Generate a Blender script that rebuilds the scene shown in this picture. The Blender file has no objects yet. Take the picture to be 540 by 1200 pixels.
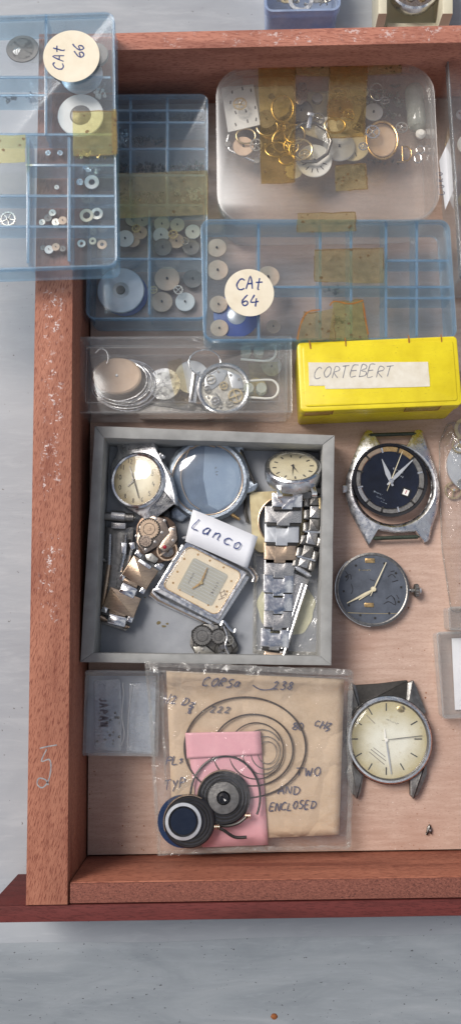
import bpy, bmesh, math, random
from mathutils import Vector, Matrix
random.seed(7)
PI = math.pi
S = bpy.context.scene
COL = S.collection
# ------------------------------------------------------------------ camera
FPX, NX, NY, HC = 1000.0, 280.0, 740.0, 32.0      # focal length in photo px, nadir point, height (cm)
_d = Vector((NX-270, -(NY-600), -FPX)).normalized()
_Z = -_d
_X = Vector((math.cos(math.radians(1)), math.sin(math.radians(1)), 0)); _X = (_X-_X.dot(_Z)*_Z).normalized()
_Y = _Z.cross(_X)
RC = Matrix((_X, _Y, _Z))                           # world = RC @ cam
cam_d = bpy.data.cameras.new('camera'); cam = bpy.data.objects.new('camera', cam_d); COL.objects.link(cam)
cam.matrix_world = Matrix.Translation((0, 0, HC)) @ RC.to_4x4()
cam_d.sensor_fit = 'VERTICAL'; cam_d.sensor_height = 24; cam_d.lens = 24*FPX/1200
cam_d.clip_start = 0.5; cam_d.clip_end = 2000
cam_d.dof.use_dof = True; cam_d.dof.focus_distance = 31.5; cam_d.dof.aperture_fstop = 0.27*10
S.camera = cam
S.render.resolution_x = 460; S.render.resolution_y = 1024
# ------------------------------------------------------------------ light
SUN_EL, SUN_AZ = 50, 142        # degrees; azimuth counter-clockwise from +x: light from the upper left
w = bpy.data.worlds.new('World'); S.world = w; w.use_nodes = True
nt = w.node_tree; bg = nt.nodes['Background']
sky = nt.nodes.new('ShaderNodeTexSky'); sky.sky_type = 'NISHITA'; sky.sun_disc = False
sky.sun_elevation = math.radians(SUN_EL); sky.sun_rotation = math.radians(90-SUN_AZ)
sky.air_density = 1.0; sky.dust_density = 4.0; sky.ozone_density = 1.0
_tc = nt.nodes.new('ShaderNodeTexCoord'); _nz = nt.nodes.new('ShaderNodeTexNoise'); nt.links.new(_tc.outputs['Generated'], _nz.inputs['Vector'])   # thin broken cloud
for _k, _v in (('Scale', 2.6), ('Detail', 4), ('Roughness', .55)): _nz.inputs[_k].default_value = _v
_rp = nt.nodes.new('ShaderNodeValToRGB'); nt.links.new(_nz.outputs[0], _rp.inputs[0]); _rp.color_ramp.elements[0].position = .49; _rp.color_ramp.elements[1].position = .60
_mx = nt.nodes.new('ShaderNodeMix'); _mx.data_type = 'RGBA'; nt.links.new(_rp.outputs[0], _mx.inputs[0]); nt.links.new(sky.outputs[0], _mx.inputs[6]); _mx.inputs[7].default_value = (10.5, 10.6, 10.8, 1)
nt.links.new(_mx.outputs[2], bg.inputs[0]); bg.inputs[1].default_value = 0.078
sd = bpy.data.lights.new('sun', 'SUN'); sd.energy = 3.1; sd.angle = math.radians(26); sd.color = (1, .96, .92)
sun = bpy.data.objects.new('sun', sd); COL.objects.link(sun)
_s = Vector((math.cos(math.radians(SUN_EL))*math.cos(math.radians(SUN_AZ)), math.cos(math.radians(SUN_EL))*math.sin(math.radians(SUN_AZ)), math.sin(math.radians(SUN_EL))))
sun.rotation_euler = _s.to_track_quat('Z', 'Y').to_euler()
S.view_settings.view_transform = 'Standard'; S.view_settings.look = 'None'
S.view_settings.exposure = 0.0; S.view_settings.gamma = 1
S.cycles.transparent_max_bounces = 40; S.cycles.max_bounces = 10
# ------------------------------------------------------------------ pixel rays -> places in the world
def ray(px, py): return RC @ Vector((px-270, -(py-600), -FPX))
def at(px, py, z):
    r = ray(px, py); t = (z-HC)/r.z
    return Vector((r.x*t, r.y*t, z))
def R(a): return math.radians(a)
class Frame:
    """an Empty standing at its own place; L() tells where a point seen in the photo lies on its local plane z"""
    def __init__(s, name, px, py, z, rz=0, tx=0, ty=0, label=None, cat=None, group=None):
        s.M = Matrix.Translation(at(px, py, z)) @ Matrix.Rotation(R(tx), 4, 'X') @ Matrix.Rotation(R(ty), 4, 'Y') @ Matrix.Rotation(R(rz), 4, 'Z')
        s.I = s.M.inverted(); s.o = None
        o = bpy.data.objects.new(name, None); COL.objects.link(o); o.matrix_world = s.M; o.empty_display_size = .3
        s.o = o; tag(o, label, cat, group)
    def L(s, px, py, z=0):
        c = s.I @ Vector((0, 0, HC)); d = s.I.to_3x3() @ ray(px, py); t = (z-c.z)/d.z
        return Vector((c.x+d.x*t, c.y+d.y*t, z))
    def P(s, pts, z=0): return [s.L(a, b, z).xy[:] for a, b in pts]
def tag(o, label=None, cat=None, group=None, kind=None):
    if label: o['label'] = label
    if cat: o['category'] = cat
    if group: o['group'] = group
    if kind: o['kind'] = kind
    return o
def U(z=0): return (HC-z)/FPX                 # cm per photo px at height z
# ------------------------------------------------------------------ mesh builder
class MB:
    def __init__(s): s.v = []; s.f = []; s.mi = []; s.mats = []; s.cur = 0
    def mat(s, m):
        if m not in s.mats: s.mats.append(m)
        s.cur = s.mats.index(m); return s
    def add(s, vs, fs, M=None):
        b = len(s.v); s.v += [tuple(M @ Vector(p)) if M else tuple(p) for p in vs]
        s.f += [tuple(i+b for i in f) for f in fs]; s.mi += [s.cur]*len(fs); return s
    def loft(s, rings, cap0=True, cap1=True, M=None, closed=True):
        n = len(rings[0]); vs = [p for r in rings for p in r]; fs = []
        for k in range(len(rings)-1):
            for i in range(n if closed else n-1):
                j = (i+1) % n; fs.append((k*n+i, k*n+j, (k+1)*n+j, (k+1)*n+i))
        if cap0: fs.append(tuple(range(n-1, -1, -1)))
        if cap1: fs.append(tuple((len(rings)-1)*n+i for i in range(n)))
        return s.add(vs, fs, M)
    def slab(s, out, z0, z1, b=0, M=None):
        if b <= 0: return s.loft([[(x, y, z0) for x, y in out], [(x, y, z1) for x, y in out]], M=M)
        i1 = inset(out, b); i2 = inset(out, b*.3)
        return s.loft([[(x, y, z0) for x, y in i1], [(x, y, z0+b*.3) for x, y in i2], [(x, y, z0+b) for x, y in out], [(x, y, z1-b) for x, y in out],
                       [(x, y, z1-b*.3) for x, y in i2], [(x, y, z1) for x, y in i1]], M=M)
    def box(s, x, y, z0, sx, sy, z1, b=0, rz=0, M=None):
        c, q = math.cos(R(rz)), math.sin(R(rz))
        o = [(x+c*a-q*e, y+q*a+c*e) for a, e in ((-sx/2, -sy/2), (sx/2, -sy/2), (sx/2, sy/2), (-sx/2, sy/2))]
        return s.slab(o, z0, z1, b, M)
    def ringslab(s, out, inn, z0, z1, M=None):
        n = len(out); vs = [(x, y, z) for z in (z0, z1) for o in (out, inn) for x, y in o]; fs = []
        for i in range(n):
            j = (i+1) % n
            fs += [(i, j, 2*n+j, 2*n+i), (n+j, n+i, 3*n+i, 3*n+j), (2*n+i, 2*n+j, 3*n+j, 3*n+i), (j, i, n+i, n+j)]
        return s.add(vs, fs, M)
    def lathe(s, prof, n=48, x=0, y=0, M=None, ex=1, ey=1):
        """prof: (r, z) list; closed ends when r == 0"""
        rings = []
        for r, z in prof: rings.append([(x+max(r, 1e-4)*ex*math.cos(2*PI*i/n), y+max(r, 1e-4)*ey*math.sin(2*PI*i/n), z) for i in range(n)])
        return s.loft(rings, cap0=True if prof[0][0] > 0 and prof[0] != prof[-1] else False, cap1=True if prof[-1][0] > 0 and prof[0] != prof[-1] else False, M=M)
    def tube(s, path, r, n=8, closed=False, M=None, flat=1):
        P = [Vector(p) for p in path]; m = len(P); rings = []
        for i in range(m):
            a = P[(i-1) % m] if (closed or i > 0) else P[i]; c = P[(i+1) % m] if (closed or i < m-1) else P[i]
            t = (c-a); t = t.normalized() if t.length > 1e-9 else Vector((1, 0, 0))
            u = Vector((0, 0, 1)).cross(t); u = u.normalized() if u.length > 1e-3 else Vector((1, 0, 0)); w2 = t.cross(u)
            rr = r[i] if isinstance(r, (list, tuple)) else r
            rings.append([tuple(P[i]+u*rr*math.cos(2*PI*k/n)+w2*rr*flat*math.sin(2*PI*k/n)) for k in range(n)])
        if closed: rings.append(rings[0])
        return s.loft(rings, cap0=not closed, cap1=not closed, M=M)
    def ribbon(s, path, wd, z=None, M=None):
        P = [Vector(p) if len(p) == 3 else Vector((p[0], p[1], z)) for p in path]; L_, R_ = [], []
        for i in range(len(P)):
            t = P[min(i+1, len(P)-1)]-P[max(i-1, 0)]; nrm = Vector((-t.y, t.x, 0)); nrm = nrm.normalized() if nrm.length > 1e-9 else Vector((1, 0, 0))
            ww = wd*(.75+.5*random.random())/2
            L_.append(P[i]+nrm*ww); R_.append(P[i]-nrm*ww)
        n = len(P); return s.add(L_+R_, [(i, n+i, n+i+1, i+1) for i in range(n-1)], M)
    def build(s, name, m=None, parent=None, ang=35, **kw):
        me = bpy.data.meshes.new(name); me.from_pydata(s.v, [], s.f)
        bm = bmesh.new(); bm.from_mesh(me); bmesh.ops.remove_doubles(bm, verts=bm.verts, dist=1e-5)
        bmesh.ops.recalc_face_normals(bm, faces=bm.faces)
        if len(s.mats) > 1:
            pass
        bm.to_mesh(me); bm.free()
        if s.mats:
            for q in s.mats: me.materials.append(q)
            if len(s.mats) > 1 and len(me.polygons) == len(s.mi):
                for p, k in zip(me.polygons, s.mi): p.material_index = k
        else: me.materials.append(m)
        for p in me.polygons: p.use_smooth = True
        try: me.set_sharp_from_angle(angle=R(ang))
        except Exception: pass
        o = bpy.data.objects.new(name, me); COL.objects.link(o)
        if parent is not None: o.parent = parent.o if isinstance(parent, Frame) else parent
        if kw: tag(o, **kw)
        return o
def inset(o, b):
    n = len(o); res = []; ar = sum(o[i][0]*o[(i+1) % n][1]-o[(i+1) % n][0]*o[i][1] for i in range(n)); sg = 1 if ar > 0 else -1
    for i in range(n):
        p0, p1, p2 = Vector(o[i-1]), Vector(o[i]), Vector(o[(i+1) % n])
        a = (p1-p0); c = (p2-p1)
        if a.length < 1e-9 or c.length < 1e-9: res.append(tuple(p1)); continue
        a.normalize(); c.normalize()
        n1 = Vector((-a.y, a.x))*sg; n2 = Vector((-c.y, c.x))*sg; m = n1+n2
        if m.length < 1e-6: res.append(tuple(p1)); continue
        m.normalize(); k = max(.35, m.dot(n1)); res.append(tuple(p1+m*b/k))
    return res
def rrect(w_, h_, r, n=6, cx=0, cy=0, rz=0):
    o = []
    for qx, qy, a0 in ((1, 1, 0), (-1, 1, 90), (-1, -1, 180), (1, -1, 270)):
        for k in range(n+1):
            a = R(a0+90*k/n); o.append((qx*(w_/2-r)+r*math.cos(a), qy*(h_/2-r)+r*math.sin(a)))
    c, q = math.cos(R(rz)), math.sin(R(rz))
    return [(cx+c*x-q*y, cy+q*x+c*y) for x, y in o]
def rpoly(pts, r, n=5):
    """polygon with rounded corners"""
    o = []; m = len(pts)
    for i in range(m):
        p0, p1, p2 = Vector(pts[i-1]), Vector(pts[i]), Vector(pts[(i+1) % m]); a = (p0-p1); c = (p2-p1)
        rr = min(r, a.length*.45, c.length*.45); A = p1+a.normalized()*rr; C = p1+c.normalized()*rr
        for k in range(n+1):
            t = k/n; o.append(tuple(A*(1-t)**2+p1*2*t*(1-t)+C*t*t))
    return o
def circ(r, n=40, cx=0, cy=0, ex=1, ey=1): return [(cx+r*ex*math.cos(2*PI*i/n), cy+r*ey*math.sin(2*PI*i/n)) for i in range(n)]
def arc(r, a0, a1, n=20, cx=0, cy=0, z=0): return [(cx+r*math.cos(R(a0+(a1-a0)*i/n)), cy+r*math.sin(R(a0+(a1-a0)*i/n)), z) for i in range(n+1)]
# ------------------------------------------------------------------ materials
def new_mat(name):
    m = bpy.data.materials.new(name); m.use_nodes = True; t = m.node_tree
    return m, t, t.nodes['Principled BSDF'], t.nodes['Material Output']
def node(t, typ, **k):
    n = t.nodes.new(typ)
    for a, b in k.items():
        if a == 'inp':
            for i, v in b.items(): n.inputs[i].default_value = v
        else: setattr(n, a, b)
    return n
def coords(t, scale=(1, 1, 1), rz=0, loc=(0, 0, 0)):
    c = node(t, 'ShaderNodeTexCoord'); mp = node(t, 'ShaderNodeMapping'); t.links.new(c.outputs['Object'], mp.inputs[0])
    mp.inputs['Scale'].default_value = scale; mp.inputs['Rotation'].default_value = (0, 0, R(rz)); mp.inputs['Location'].default_value = loc
    return mp.outputs[0]
def noise(t, vec, sc, det=3, rough=.55, dist=0):
    n = node(t, 'ShaderNodeTexNoise', inp={'Scale': sc, 'Detail': det, 'Roughness': rough, 'Distortion': dist}); t.links.new(vec, n.inputs['Vector']); return n.outputs[0]
def ramp(t, fac, stops):
    r = node(t, 'ShaderNodeValToRGB'); t.links.new(fac, r.inputs[0]); e = r.color_ramp.elements
    while len(e) < len(stops): e.new(.5)
    for k, (p, c) in enumerate(stops): e[k].position = p; e[k].color = (*c, 1) if len(c) == 3 else c
    return r.outputs[0]
def mixc(t, f, a, b, mode='MIX'):
    n = node(t, 'ShaderNodeMix', data_type='RGBA', blend_type=mode)
    for s_, v in ((0, f), (6, a), (7, b)):
        if hasattr(v, 'is_linked') or hasattr(v, 'links'): t.links.new(v, n.inputs[s_])
        else: n.inputs[s_].default_value = (*v, 1) if isinstance(v, (tuple, list)) and len(v) == 3 else v
    return n.outputs[2]
def math_(t, op, a, b=None, clamp=False):
    n = node(t, 'ShaderNodeMath', operation=op, use_clamp=clamp)
    for k, v in ((0, a), (1, b)):
        if v is None: continue
        if hasattr(v, 'links'): t.links.new(v, n.inputs[k])
        else: n.inputs[k].default_value = v
    return n.outputs[0]
def bump(t, b, h, strength=.3, dist=.02):
    n = node(t, 'ShaderNodeBump', inp={'Strength': strength, 'Distance': dist}); t.links.new(h, n.inputs['Height']); t.links.new(n.outputs[0], b.inputs['Normal'])
MC = {}
def pm(name, col, rough=.5, metal=0, col2=None, sc=3, stretch=(1, 1, 1), bs=0, bsc=20, contrast=.25, spec=.5, rvar=.0, coat=0):
    """general procedural surface: two tones by noise, roughness variation, bump"""
    if name in MC: return MC[name]
    m, t, b, o = new_mat(name); v = coords(t, stretch)
    if col2 is None: col2 = tuple(c*.82 for c in col)
    n = noise(t, v, sc, 4); c = ramp(t, n, [(.5-contrast, col2), (.5+contrast, col)]); t.links.new(c, b.inputs['Base Color'])
    b.inputs['Metallic'].default_value = metal; b.inputs['Specular IOR Level'].default_value = spec
    b.inputs['Coat Weight'].default_value = coat
    r = ramp(t, noise(t, v, sc*2.3, 4), [(.3, (max(0, rough-rvar-.06),)*3), (.7, (min(1, rough+rvar+.06),)*3)]); t.links.new(r, b.inputs['Roughness'])
    if bs: bump(t, b, noise(t, coords(t, stretch), bsc, 5, .65), bs, .02)
    MC[name] = m; return m
def clear(name, tint=(.97, .97, .97), milk=.06, mcol=(.8, .82, .85), rough=.08, refl=.05, edge=.5, sc=1.2, var=.5, scr=0, bs=0):
    """thin clear plastic or glass: see-through, a little haze of its own, gloss that rises at grazing angles"""
    if name in MC: return MC[name]
    m, t, b, o = new_mat(name); L = t.links
    b.inputs['Base Color'].default_value = (*mcol, 1); b.inputs['Roughness'].default_value = .6
    T = node(t, 'ShaderNodeBsdfTransparent', inp={0: (*tint, 1)}); G = node(t, 'ShaderNodeBsdfGlossy', inp={'Roughness': rough, 'Color': (1, 1, 1, 1)})
    v = coords(t); nz = noise(t, v, sc, 5, .6)
    mk = ramp(t, nz, [(.3, (milk*(1-var),)*3), (.75, (min(1, milk*(1+var)),)*3)])
    if scr:
        s1 = noise(t, coords(t, (1, 14, 1), 35), 6, 3); s2 = noise(t, coords(t, (1, 14, 1), -50), 6, 3)
        ss = math_(t, 'MAXIMUM', ramp(t, s1, [(.68, (0,)*3), (.74, (scr,)*3)]), ramp(t, s2, [(.68, (0,)*3), (.74, (scr,)*3)]))
        mk = math_(t, 'ADD', mk, ss, True)
    m1 = node(t, 'ShaderNodeMixShader'); L.new(mk, m1.inputs[0]); L.new(T.outputs[0], m1.inputs[1]); L.new(b.outputs[0], m1.inputs[2])
    lw = node(t, 'ShaderNodeLayerWeight', inp={'Blend': .5}); p = math_(t, 'POWER', lw.outputs['Facing'], 3.0)
    f = math_(t, 'ADD', math_(t, 'MULTIPLY', p, edge), refl, True)
    m2 = node(t, 'ShaderNodeMixShader'); L.new(f, m2.inputs[0]); L.new(m1.outputs[0], m2.inputs[1]); L.new(G.outputs[0], m2.inputs[2])
    if bs:
        bn = node(t, 'ShaderNodeBump', inp={'Strength': bs, 'Distance': .16}); L.new(noise(t, v, 1.5, 4, .55, 1.2), bn.inputs['Height'])
        L.new(bn.outputs[0], G.inputs['Normal']); L.new(bn.outputs[0], b.inputs['Normal'])
    L.new(m2.outputs[0], o.inputs['Surface']); MC[name] = m; return m
def wood(name, along='Y', tilt=12, a=(.40, .175, .11), d=(.20, .07, .045), band=.5, chalk=None, rough=.6, pores=1):
    m, t, b, o = new_mat(name); rz = tilt if along == 'Y' else 90+tilt
    base = coords(t, (1, .12, 1) if along == 'Y' else (.12, 1, 1))
    n1 = noise(t, base, 1.6, 4, .6, .6); c = ramp(t, n1, [(.3, d), (.48, tuple((p*.65+q*.35) for p, q in zip(a, d))), (.68, a)])
    n0 = noise(t, coords(t, (1, .25, 1) if along == 'Y' else (.25, 1, 1), tilt*.5), .9, 2); c = mixc(t, math_(t, 'MULTIPLY', ramp(t, n0, [(.35, (0,)*3), (.7, (1,)*3)]), band), c, tuple(x*1.25 for x in a))
    # short dark pores
    pv = coords(t, (9, 1.3, 9), 0 if along == 'Y' else 0)
    mp = pv.node; mp.inputs['Rotation'].default_value = (0, 0, R(tilt if along == 'Y' else 90+tilt)); mp.vector_type = 'POINT'
    rot = node(t, 'ShaderNodeMapping'); rot.inputs['Rotation'].default_value = (0, 0, R(tilt if along == 'Y' else 90+tilt))
    cc = node(t, 'ShaderNodeTexCoord'); t.links.new(cc.outputs['Object'], rot.inputs[0]); scl = node(t, 'ShaderNodeMapping'); t.links.new(rot.outputs[0], scl.inputs[0]); scl.inputs['Scale'].default_value = (15, 1.7, 15)
    pn = noise(t, scl.outputs[0], 2.2, 3, .6); pf = ramp(t, pn, [(.525, (0,)*3), (.60, (1,)*3)])
    c = mixc(t, math_(t, 'MULTIPLY', pf, .7*pores), c, tuple(x*q for x, q in zip(d, (.62, .42, .42))))
    if chalk:
        x0, x1, y0, y1, amt = chalk
        sp = node(t, 'ShaderNodeSeparateXYZ'); t.links.new(cc.outputs['Object'], sp.inputs[0])
        def band_(v, p, q, soft):
            return math_(t, 'MULTIPLY', math_(t, 'MULTIPLY', math_(t, 'SUBTRACT', v, p), 1/soft, True), math_(t, 'MULTIPLY', math_(t, 'SUBTRACT', q, v), 1/soft, True))
        k = math_(t, 'MULTIPLY', band_(sp.outputs[0], x0, x1, .25), band_(sp.outputs[1], y0, y1, .5 if (y1-y0) > 2 else .1))
        ng = noise(t, coords(t), 5, 6, .75); ng2 = noise(t, coords(t), .9, 2)
        cf = math_(t, 'MULTIPLY', math_(t, 'MULTIPLY', ramp(t, ng, [(.56, (0,)*3), (.62, (amt,)*3)]), ramp(t, ng2, [(.42, (0,)*3), (.55, (1,)*3)])), k, True)
        c = mixc(t, cf, c, (.78, .72, .7))
    t.links.new(c, b.inputs['Base Color']); b.inputs['Roughness'].default_value = rough; b.inputs['Specular IOR Level'].default_value = .25
    bump(t, b, math_(t, 'SUBTRACT', noise(t, scl.outputs[0], 5, 3), math_(t, 'MULTIPLY', pf, .6)), .35, .02)
    return m
M = {}
# wood of the drawer
M['side'] = wood('red_wood_side', 'Y', 13, a=(.37, .155, .098), d=(.22, .072, .045), chalk=(-6.75, -5.85, .3, 12.2, .85))
M['back'] = wood('red_wood_back', 'X', 5, a=(.46, .195, .135), d=(.27, .10, .07), chalk=(-2.5, 14, 21.3, 21.95, .5), pores=.8)
M['rail'] = wood('red_wood_rail', 'X', 3, a=(.38, .145, .09), d=(.18, .055, .036))
M['fascia'] = wood('dark_red_wood', 'X', 2, a=(.13, .028, .025), d=(.055, .012, .011), rough=.7, pores=.6)
def mk_floor():
    m, t, b, o = new_mat('beech_board')
    n = noise(t, coords(t, (.35, 3, 1)), 2.2, 5, .6, .3); c = ramp(t, n, [(.3, (.42, .28, .215)), (.7, (.54, .385, .31))])
    fl = noise(t, coords(t, (2.6, 20, 1)), 2.6, 3, .6); c = mixc(t, ramp(t, fl, [(.555, (0,)*3), (.65, (.6,)*3)]), c, (.30, .165, .125))
    st = noise(t, coords(t, (1, 1, 1)), .35, 3); c = mixc(t, ramp(t, st, [(.5, (0,)*3), (.75, (.5,)*3)]), c, (.36, .2, .145))
    du = noise(t, coords(t), 16, 2, .5); c = mixc(t, ramp(t, du, [(.70, (0,)*3), (.73, (.8,)*3)]), c, (.16, .09, .06))
    d2 = noise(t, coords(t, (1, 1, 1), 0, (5, 3, 0)), 13, 2, .5); c = mixc(t, ramp(t, d2, [(.71, (0,)*3), (.74, (.7,)*3)]), c, (.75, .68, .6))
    t.links.new(c, b.inputs['Base Color']); b.inputs['Roughness'].default_value = .5
    bump(t, b, fl, .15, .01); return m
M['floor'] = mk_floor()
def mk_endgrain():
    m, t, b, o = new_mat('rough_end_grain')
    n = noise(t, coords(t, (1, 1.8, 1), 20), 15, 4, .7, .8); c = ramp(t, n, [(.34, (.07, .02, .015)), (.47, (.19, .06, .04)), (.66, (.29, .105, .07))])
    t.links.new(c, b.inputs['Base Color']); b.inputs['Roughness'].default_value = .8; bump(t, b, n, .8, .05); return m
M['endgrain'] = mk_endgrain()
def mk_table():
    m, t, b, o = new_mat('painted_table')
    n = noise(t, coords(t, (.5, 1, 1), 8), .35, 6, .6, .8); c = ramp(t, n, [(.25, (.285, .30, .325)), (.52, (.325, .345, .37)), (.78, (.38, .395, .415))])
    n2 = noise(t, coords(t, (.4, 2.4, 1), 14), 1.3, 6, .7, .5); c = mixc(t, ramp(t, n2, [(.52, (0,)*3), (.75, (.5,)*3)]), c, (.43, .45, .47))
    sp = noise(t, coords(t), 6.5, 2, .5); c = mixc(t, ramp(t, sp, [(.735, (0,)*3), (.755, (.8,)*3)]), c, (.1, .09, .08))
    t.links.new(c, b.inputs['Base Color']); t.links.new(ramp(t, n2, [(.3, (.28,)*3), (.7, (.5,)*3)]), b.inputs['Roughness'])
    bump(t, b, n2, .25, .03); return m
M['table'] = mk_table()
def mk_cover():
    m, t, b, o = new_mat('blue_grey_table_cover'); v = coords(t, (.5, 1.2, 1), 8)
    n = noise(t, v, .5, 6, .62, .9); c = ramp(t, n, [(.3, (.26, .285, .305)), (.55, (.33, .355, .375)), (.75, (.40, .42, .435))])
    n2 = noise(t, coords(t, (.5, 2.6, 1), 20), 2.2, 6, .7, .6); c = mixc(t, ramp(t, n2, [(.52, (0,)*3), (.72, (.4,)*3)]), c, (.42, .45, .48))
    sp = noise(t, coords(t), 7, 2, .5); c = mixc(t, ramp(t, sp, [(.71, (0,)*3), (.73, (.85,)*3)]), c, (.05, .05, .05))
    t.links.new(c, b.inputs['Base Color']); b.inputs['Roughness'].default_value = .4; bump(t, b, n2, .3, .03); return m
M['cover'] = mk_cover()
M['card'] = pm('grey_card', (.35, .35, .34), .85, 0, (.23, .23, .22), 1.5, (1, 1, 1), .35, 14)
M['cardedge'] = pm('grey_card_edge', (.42, .43, .41), .85, 0, (.28, .29, .28), 4, (1, 1, 1), .4, 18)
M['cardfloor'] = pm('blue_grey_liner', (.34, .355, .38), .6, 0, (.24, .255, .28), 1.2, (1, 1, 1), .25, 20)
M['paper'] = pm('white_paper', (.80, .81, .84), .7, 0, (.74, .75, .79), 2)
M['label'] = pm('cream_label', (.82, .75, .60), .7, 0, (.70, .61, .45), 1.5)
M['olabel'] = pm('old_white_label', (.74, .70, .60), .75, 0, (.62, .56, .44), 3)
def mk_kraft():
    m, t, b, o = new_mat('tan_envelope'); n = noise(t, coords(t), .9, 4, .6); c = ramp(t, n, [(.3, (.50, .375, .255)), (.7, (.64, .49, .345))])
    fb = noise(t, coords(t, (1, 4, 1), 30), 12, 4, .7); c = mixc(t, ramp(t, fb, [(.5, (0,)*3), (.75, (.35,)*3)]), c, (.40, .28, .17)); t.links.new(c, b.inputs['Base Color']); b.inputs['Roughness'].default_value = .75
    vo = node(t, 'ShaderNodeTexVoronoi', feature='DISTANCE_TO_EDGE', inp={'Scale': .55}); ns = node(t, 'ShaderNodeTexNoise', inp={'Scale': .8}); cc = node(t, 'ShaderNodeTexCoord'); t.links.new(cc.outputs['Object'], ns.inputs['Vector'])
    ad = node(t, 'ShaderNodeVectorMath', operation='ADD'); t.links.new(cc.outputs['Object'], ad.inputs[0]); t.links.new(ns.outputs['Color'], ad.inputs[1]); t.links.new(ad.outputs[0], vo.inputs['Vector'])
    bump(t, b, ramp(t, vo.outputs['Distance'], [(0, (0,)*3), (.12, (1,)*3)]), .45, .06); return m
M['kraft'] = mk_kraft()
M['pink'] = pm('pink_plastic', (.80, .43, .47), .35, 0, (.72, .36, .41), 2, (1, 1, 1), .2, 4)
def mk_yellow():
    m, t, b, o = new_mat('yellow_plastic'); n = noise(t, coords(t), 1.0, 4, .6); c = ramp(t, n, [(.3, (.66, .52, .012)), (.7, (.80, .66, .02))])
    s1 = noise(t, coords(t, (1, 5, 1), 25), 3, 6, .75); c = mixc(t, ramp(t, s1, [(.60, (0,)*3), (.74, (.6,)*3)]), c, (.38, .24, .02))
    s2 = noise(t, coords(t), 9, 3, .6); c = mixc(t, ramp(t, s2, [(.68, (0,)*3), (.74, (.7,)*3)]), c, (.25, .14, .02))
    t.links.new(c, b.inputs['Base Color']); t.links.new(ramp(t, s1, [(.3, (.28,)*3), (.7, (.5,)*3)]), b.inputs['Roughness']); bump(t, b, n, .12, .05); return m
M['yellow'] = mk_yellow()
M['grime'] = pm('brown_tape_residue', (.42, .17, .02), .5, 0, (.22, .07, .01), 4)
M['tape'] = clear('old_amber_tape', (.93, .85, .64), .09, (.30, .21, .10), .2, .05, .35, 4.5, .95, .05)
M['tape2'] = clear('faded_amber_tape', (.94, .90, .74), .12, (.40, .33, .20), .2, .05, .35, 4.5, .95, .05)
M['tape3'] = clear('yellow_tape', (.95, .92, .68), .09, (.46, .40, .18), .2, .05, .35, 4.5, .95, .05)
M['tapedirt'] = clear('trapped_dirt', (.75, .62, .40), .45, (.20, .13, .06), .4, .02, .1, 6, .5)
M['lining'] = pm('blue_grey_lining_paper', (.46, .52, .58), .5, 0, (.38, .44, .51), 2)
M['springbrown'] = pm('brown_spring_steel', (.10, .075, .06), .4, .4, (.06, .045, .04), 6)
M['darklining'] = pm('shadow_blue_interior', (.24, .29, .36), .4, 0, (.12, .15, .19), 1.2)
M['steel'] = pm('polished_steel', (.84, .84, .84), .20, 1, (.66, .66, .67), 3, (1, 1, 1), .25, 9, rvar=.08)
M['worn'] = pm('worn_chrome', (.86, .86, .86), .34, 1, (.60, .60, .61), 2.5, (1, 1, 1), .35, 12, rvar=.12)
M['brush'] = pm('brushed_steel', (.62, .60, .58), .30, 1, (.44, .43, .42), 7, (1, 6, 1), .2, 10, rvar=.06)
M['dsteel'] = pm('dull_dark_steel', (.34, .33, .31), .4, 1, (.18, .17, .16), 6, (1, 1, 1), .6, 14)
M['bluesteel'] = pm('grey_blue_pitted_metal', (.56, .62, .68), .38, 1, (.28, .33, .39), 5, (1, 1, 1), .9, 12)
M['gold'] = pm('old_gold', (.78, .54, .26), .3, 1, (.50, .31, .13), 4, (1, 1, 1), .3, 12)
M['rosegold'] = pm('worn_gilt_steel', (.66, .50, .36), .32, 1, (.48, .36, .26), 4, (1, 5, 1), .2, 9)
M['brass'] = pm('brass', (.76, .62, .36), .35, 1, (.52, .40, .20), 4)
M['copper'] = pm('gilt_movement_plate', (.46, .37, .30), .30, 1, (.30, .235, .19), 7, (1, 1, 1), .3, 20)
M['nickel'] = pm('nickel_movement_plate', (.58, .56, .50), .36, 1, (.36, .34, .30), 6, (1, 1, 1), .3, 20)
M['dark'] = pm('blackened_metal', (.06, .055, .05), .4, .6, (.03, .03, .03), 6)
M['black'] = pm('black_rubber', (.022, .022, .028), .35, 0, (.012, .012, .016), 5)
M['blackgloss'] = pm('black_gloss', (.015, .015, .018), .12, 0)
M['cream'] = pm('aged_cream_dial', (.76, .70, .52), .45, 0, (.60, .52, .34), 1.6, contrast=.3)
M['cream2'] = pm('silvered_dial', (.80, .77, .64), .35, .1, (.64, .59, .42), 1.0, contrast=.3)
M['champ'] = pm('champagne_dial', (.86, .76, .60), .35, .1, (.78, .63, .44), 1.2)
M['sqdial'] = pm('grey_square_subdial', (.50, .49, .43), .4, .2, (.38, .37, .32), 30, (1, 8, 1))
M['navy'] = pm('navy_sunburst_dial', (.010, .015, .034), .22, .1, (.004, .005, .010), 1.2, spec=.5)
M['slate'] = pm('slate_dial', (.105, .12, .15), .45, .1, (.06, .068, .085), 2.5, (1, 1, 1), .25, 18)
M['white'] = pm('white_enamel', (.84, .83, .78), .4, 0, (.74, .72, .66), 2)
M['tan'] = pm('tan_wheel_disc', (.74, .54, .38), .5, 0, (.62, .42, .28), 3)
M['silverdisc'] = pm('silver_disc', (.62, .64, .66), .35, .6, (.5, .52, .55), 3)
M['greydisc'] = pm('grey_tin_disc', (.22, .20, .18), .4, .3, (.14, .13, .12), 3)
M['blue'] = pm('blue_plastic_disc', (.03, .07, .30), .4, 0)
M['ruby'] = pm('ruby', (.35, .01, .03), .15, 0)
M['green'] = pm('green_tarnished_bar', (.05, .065, .045), .55, .3, (.02, .028, .02), 9, (1, 1, 1), .5, 16)
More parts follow.
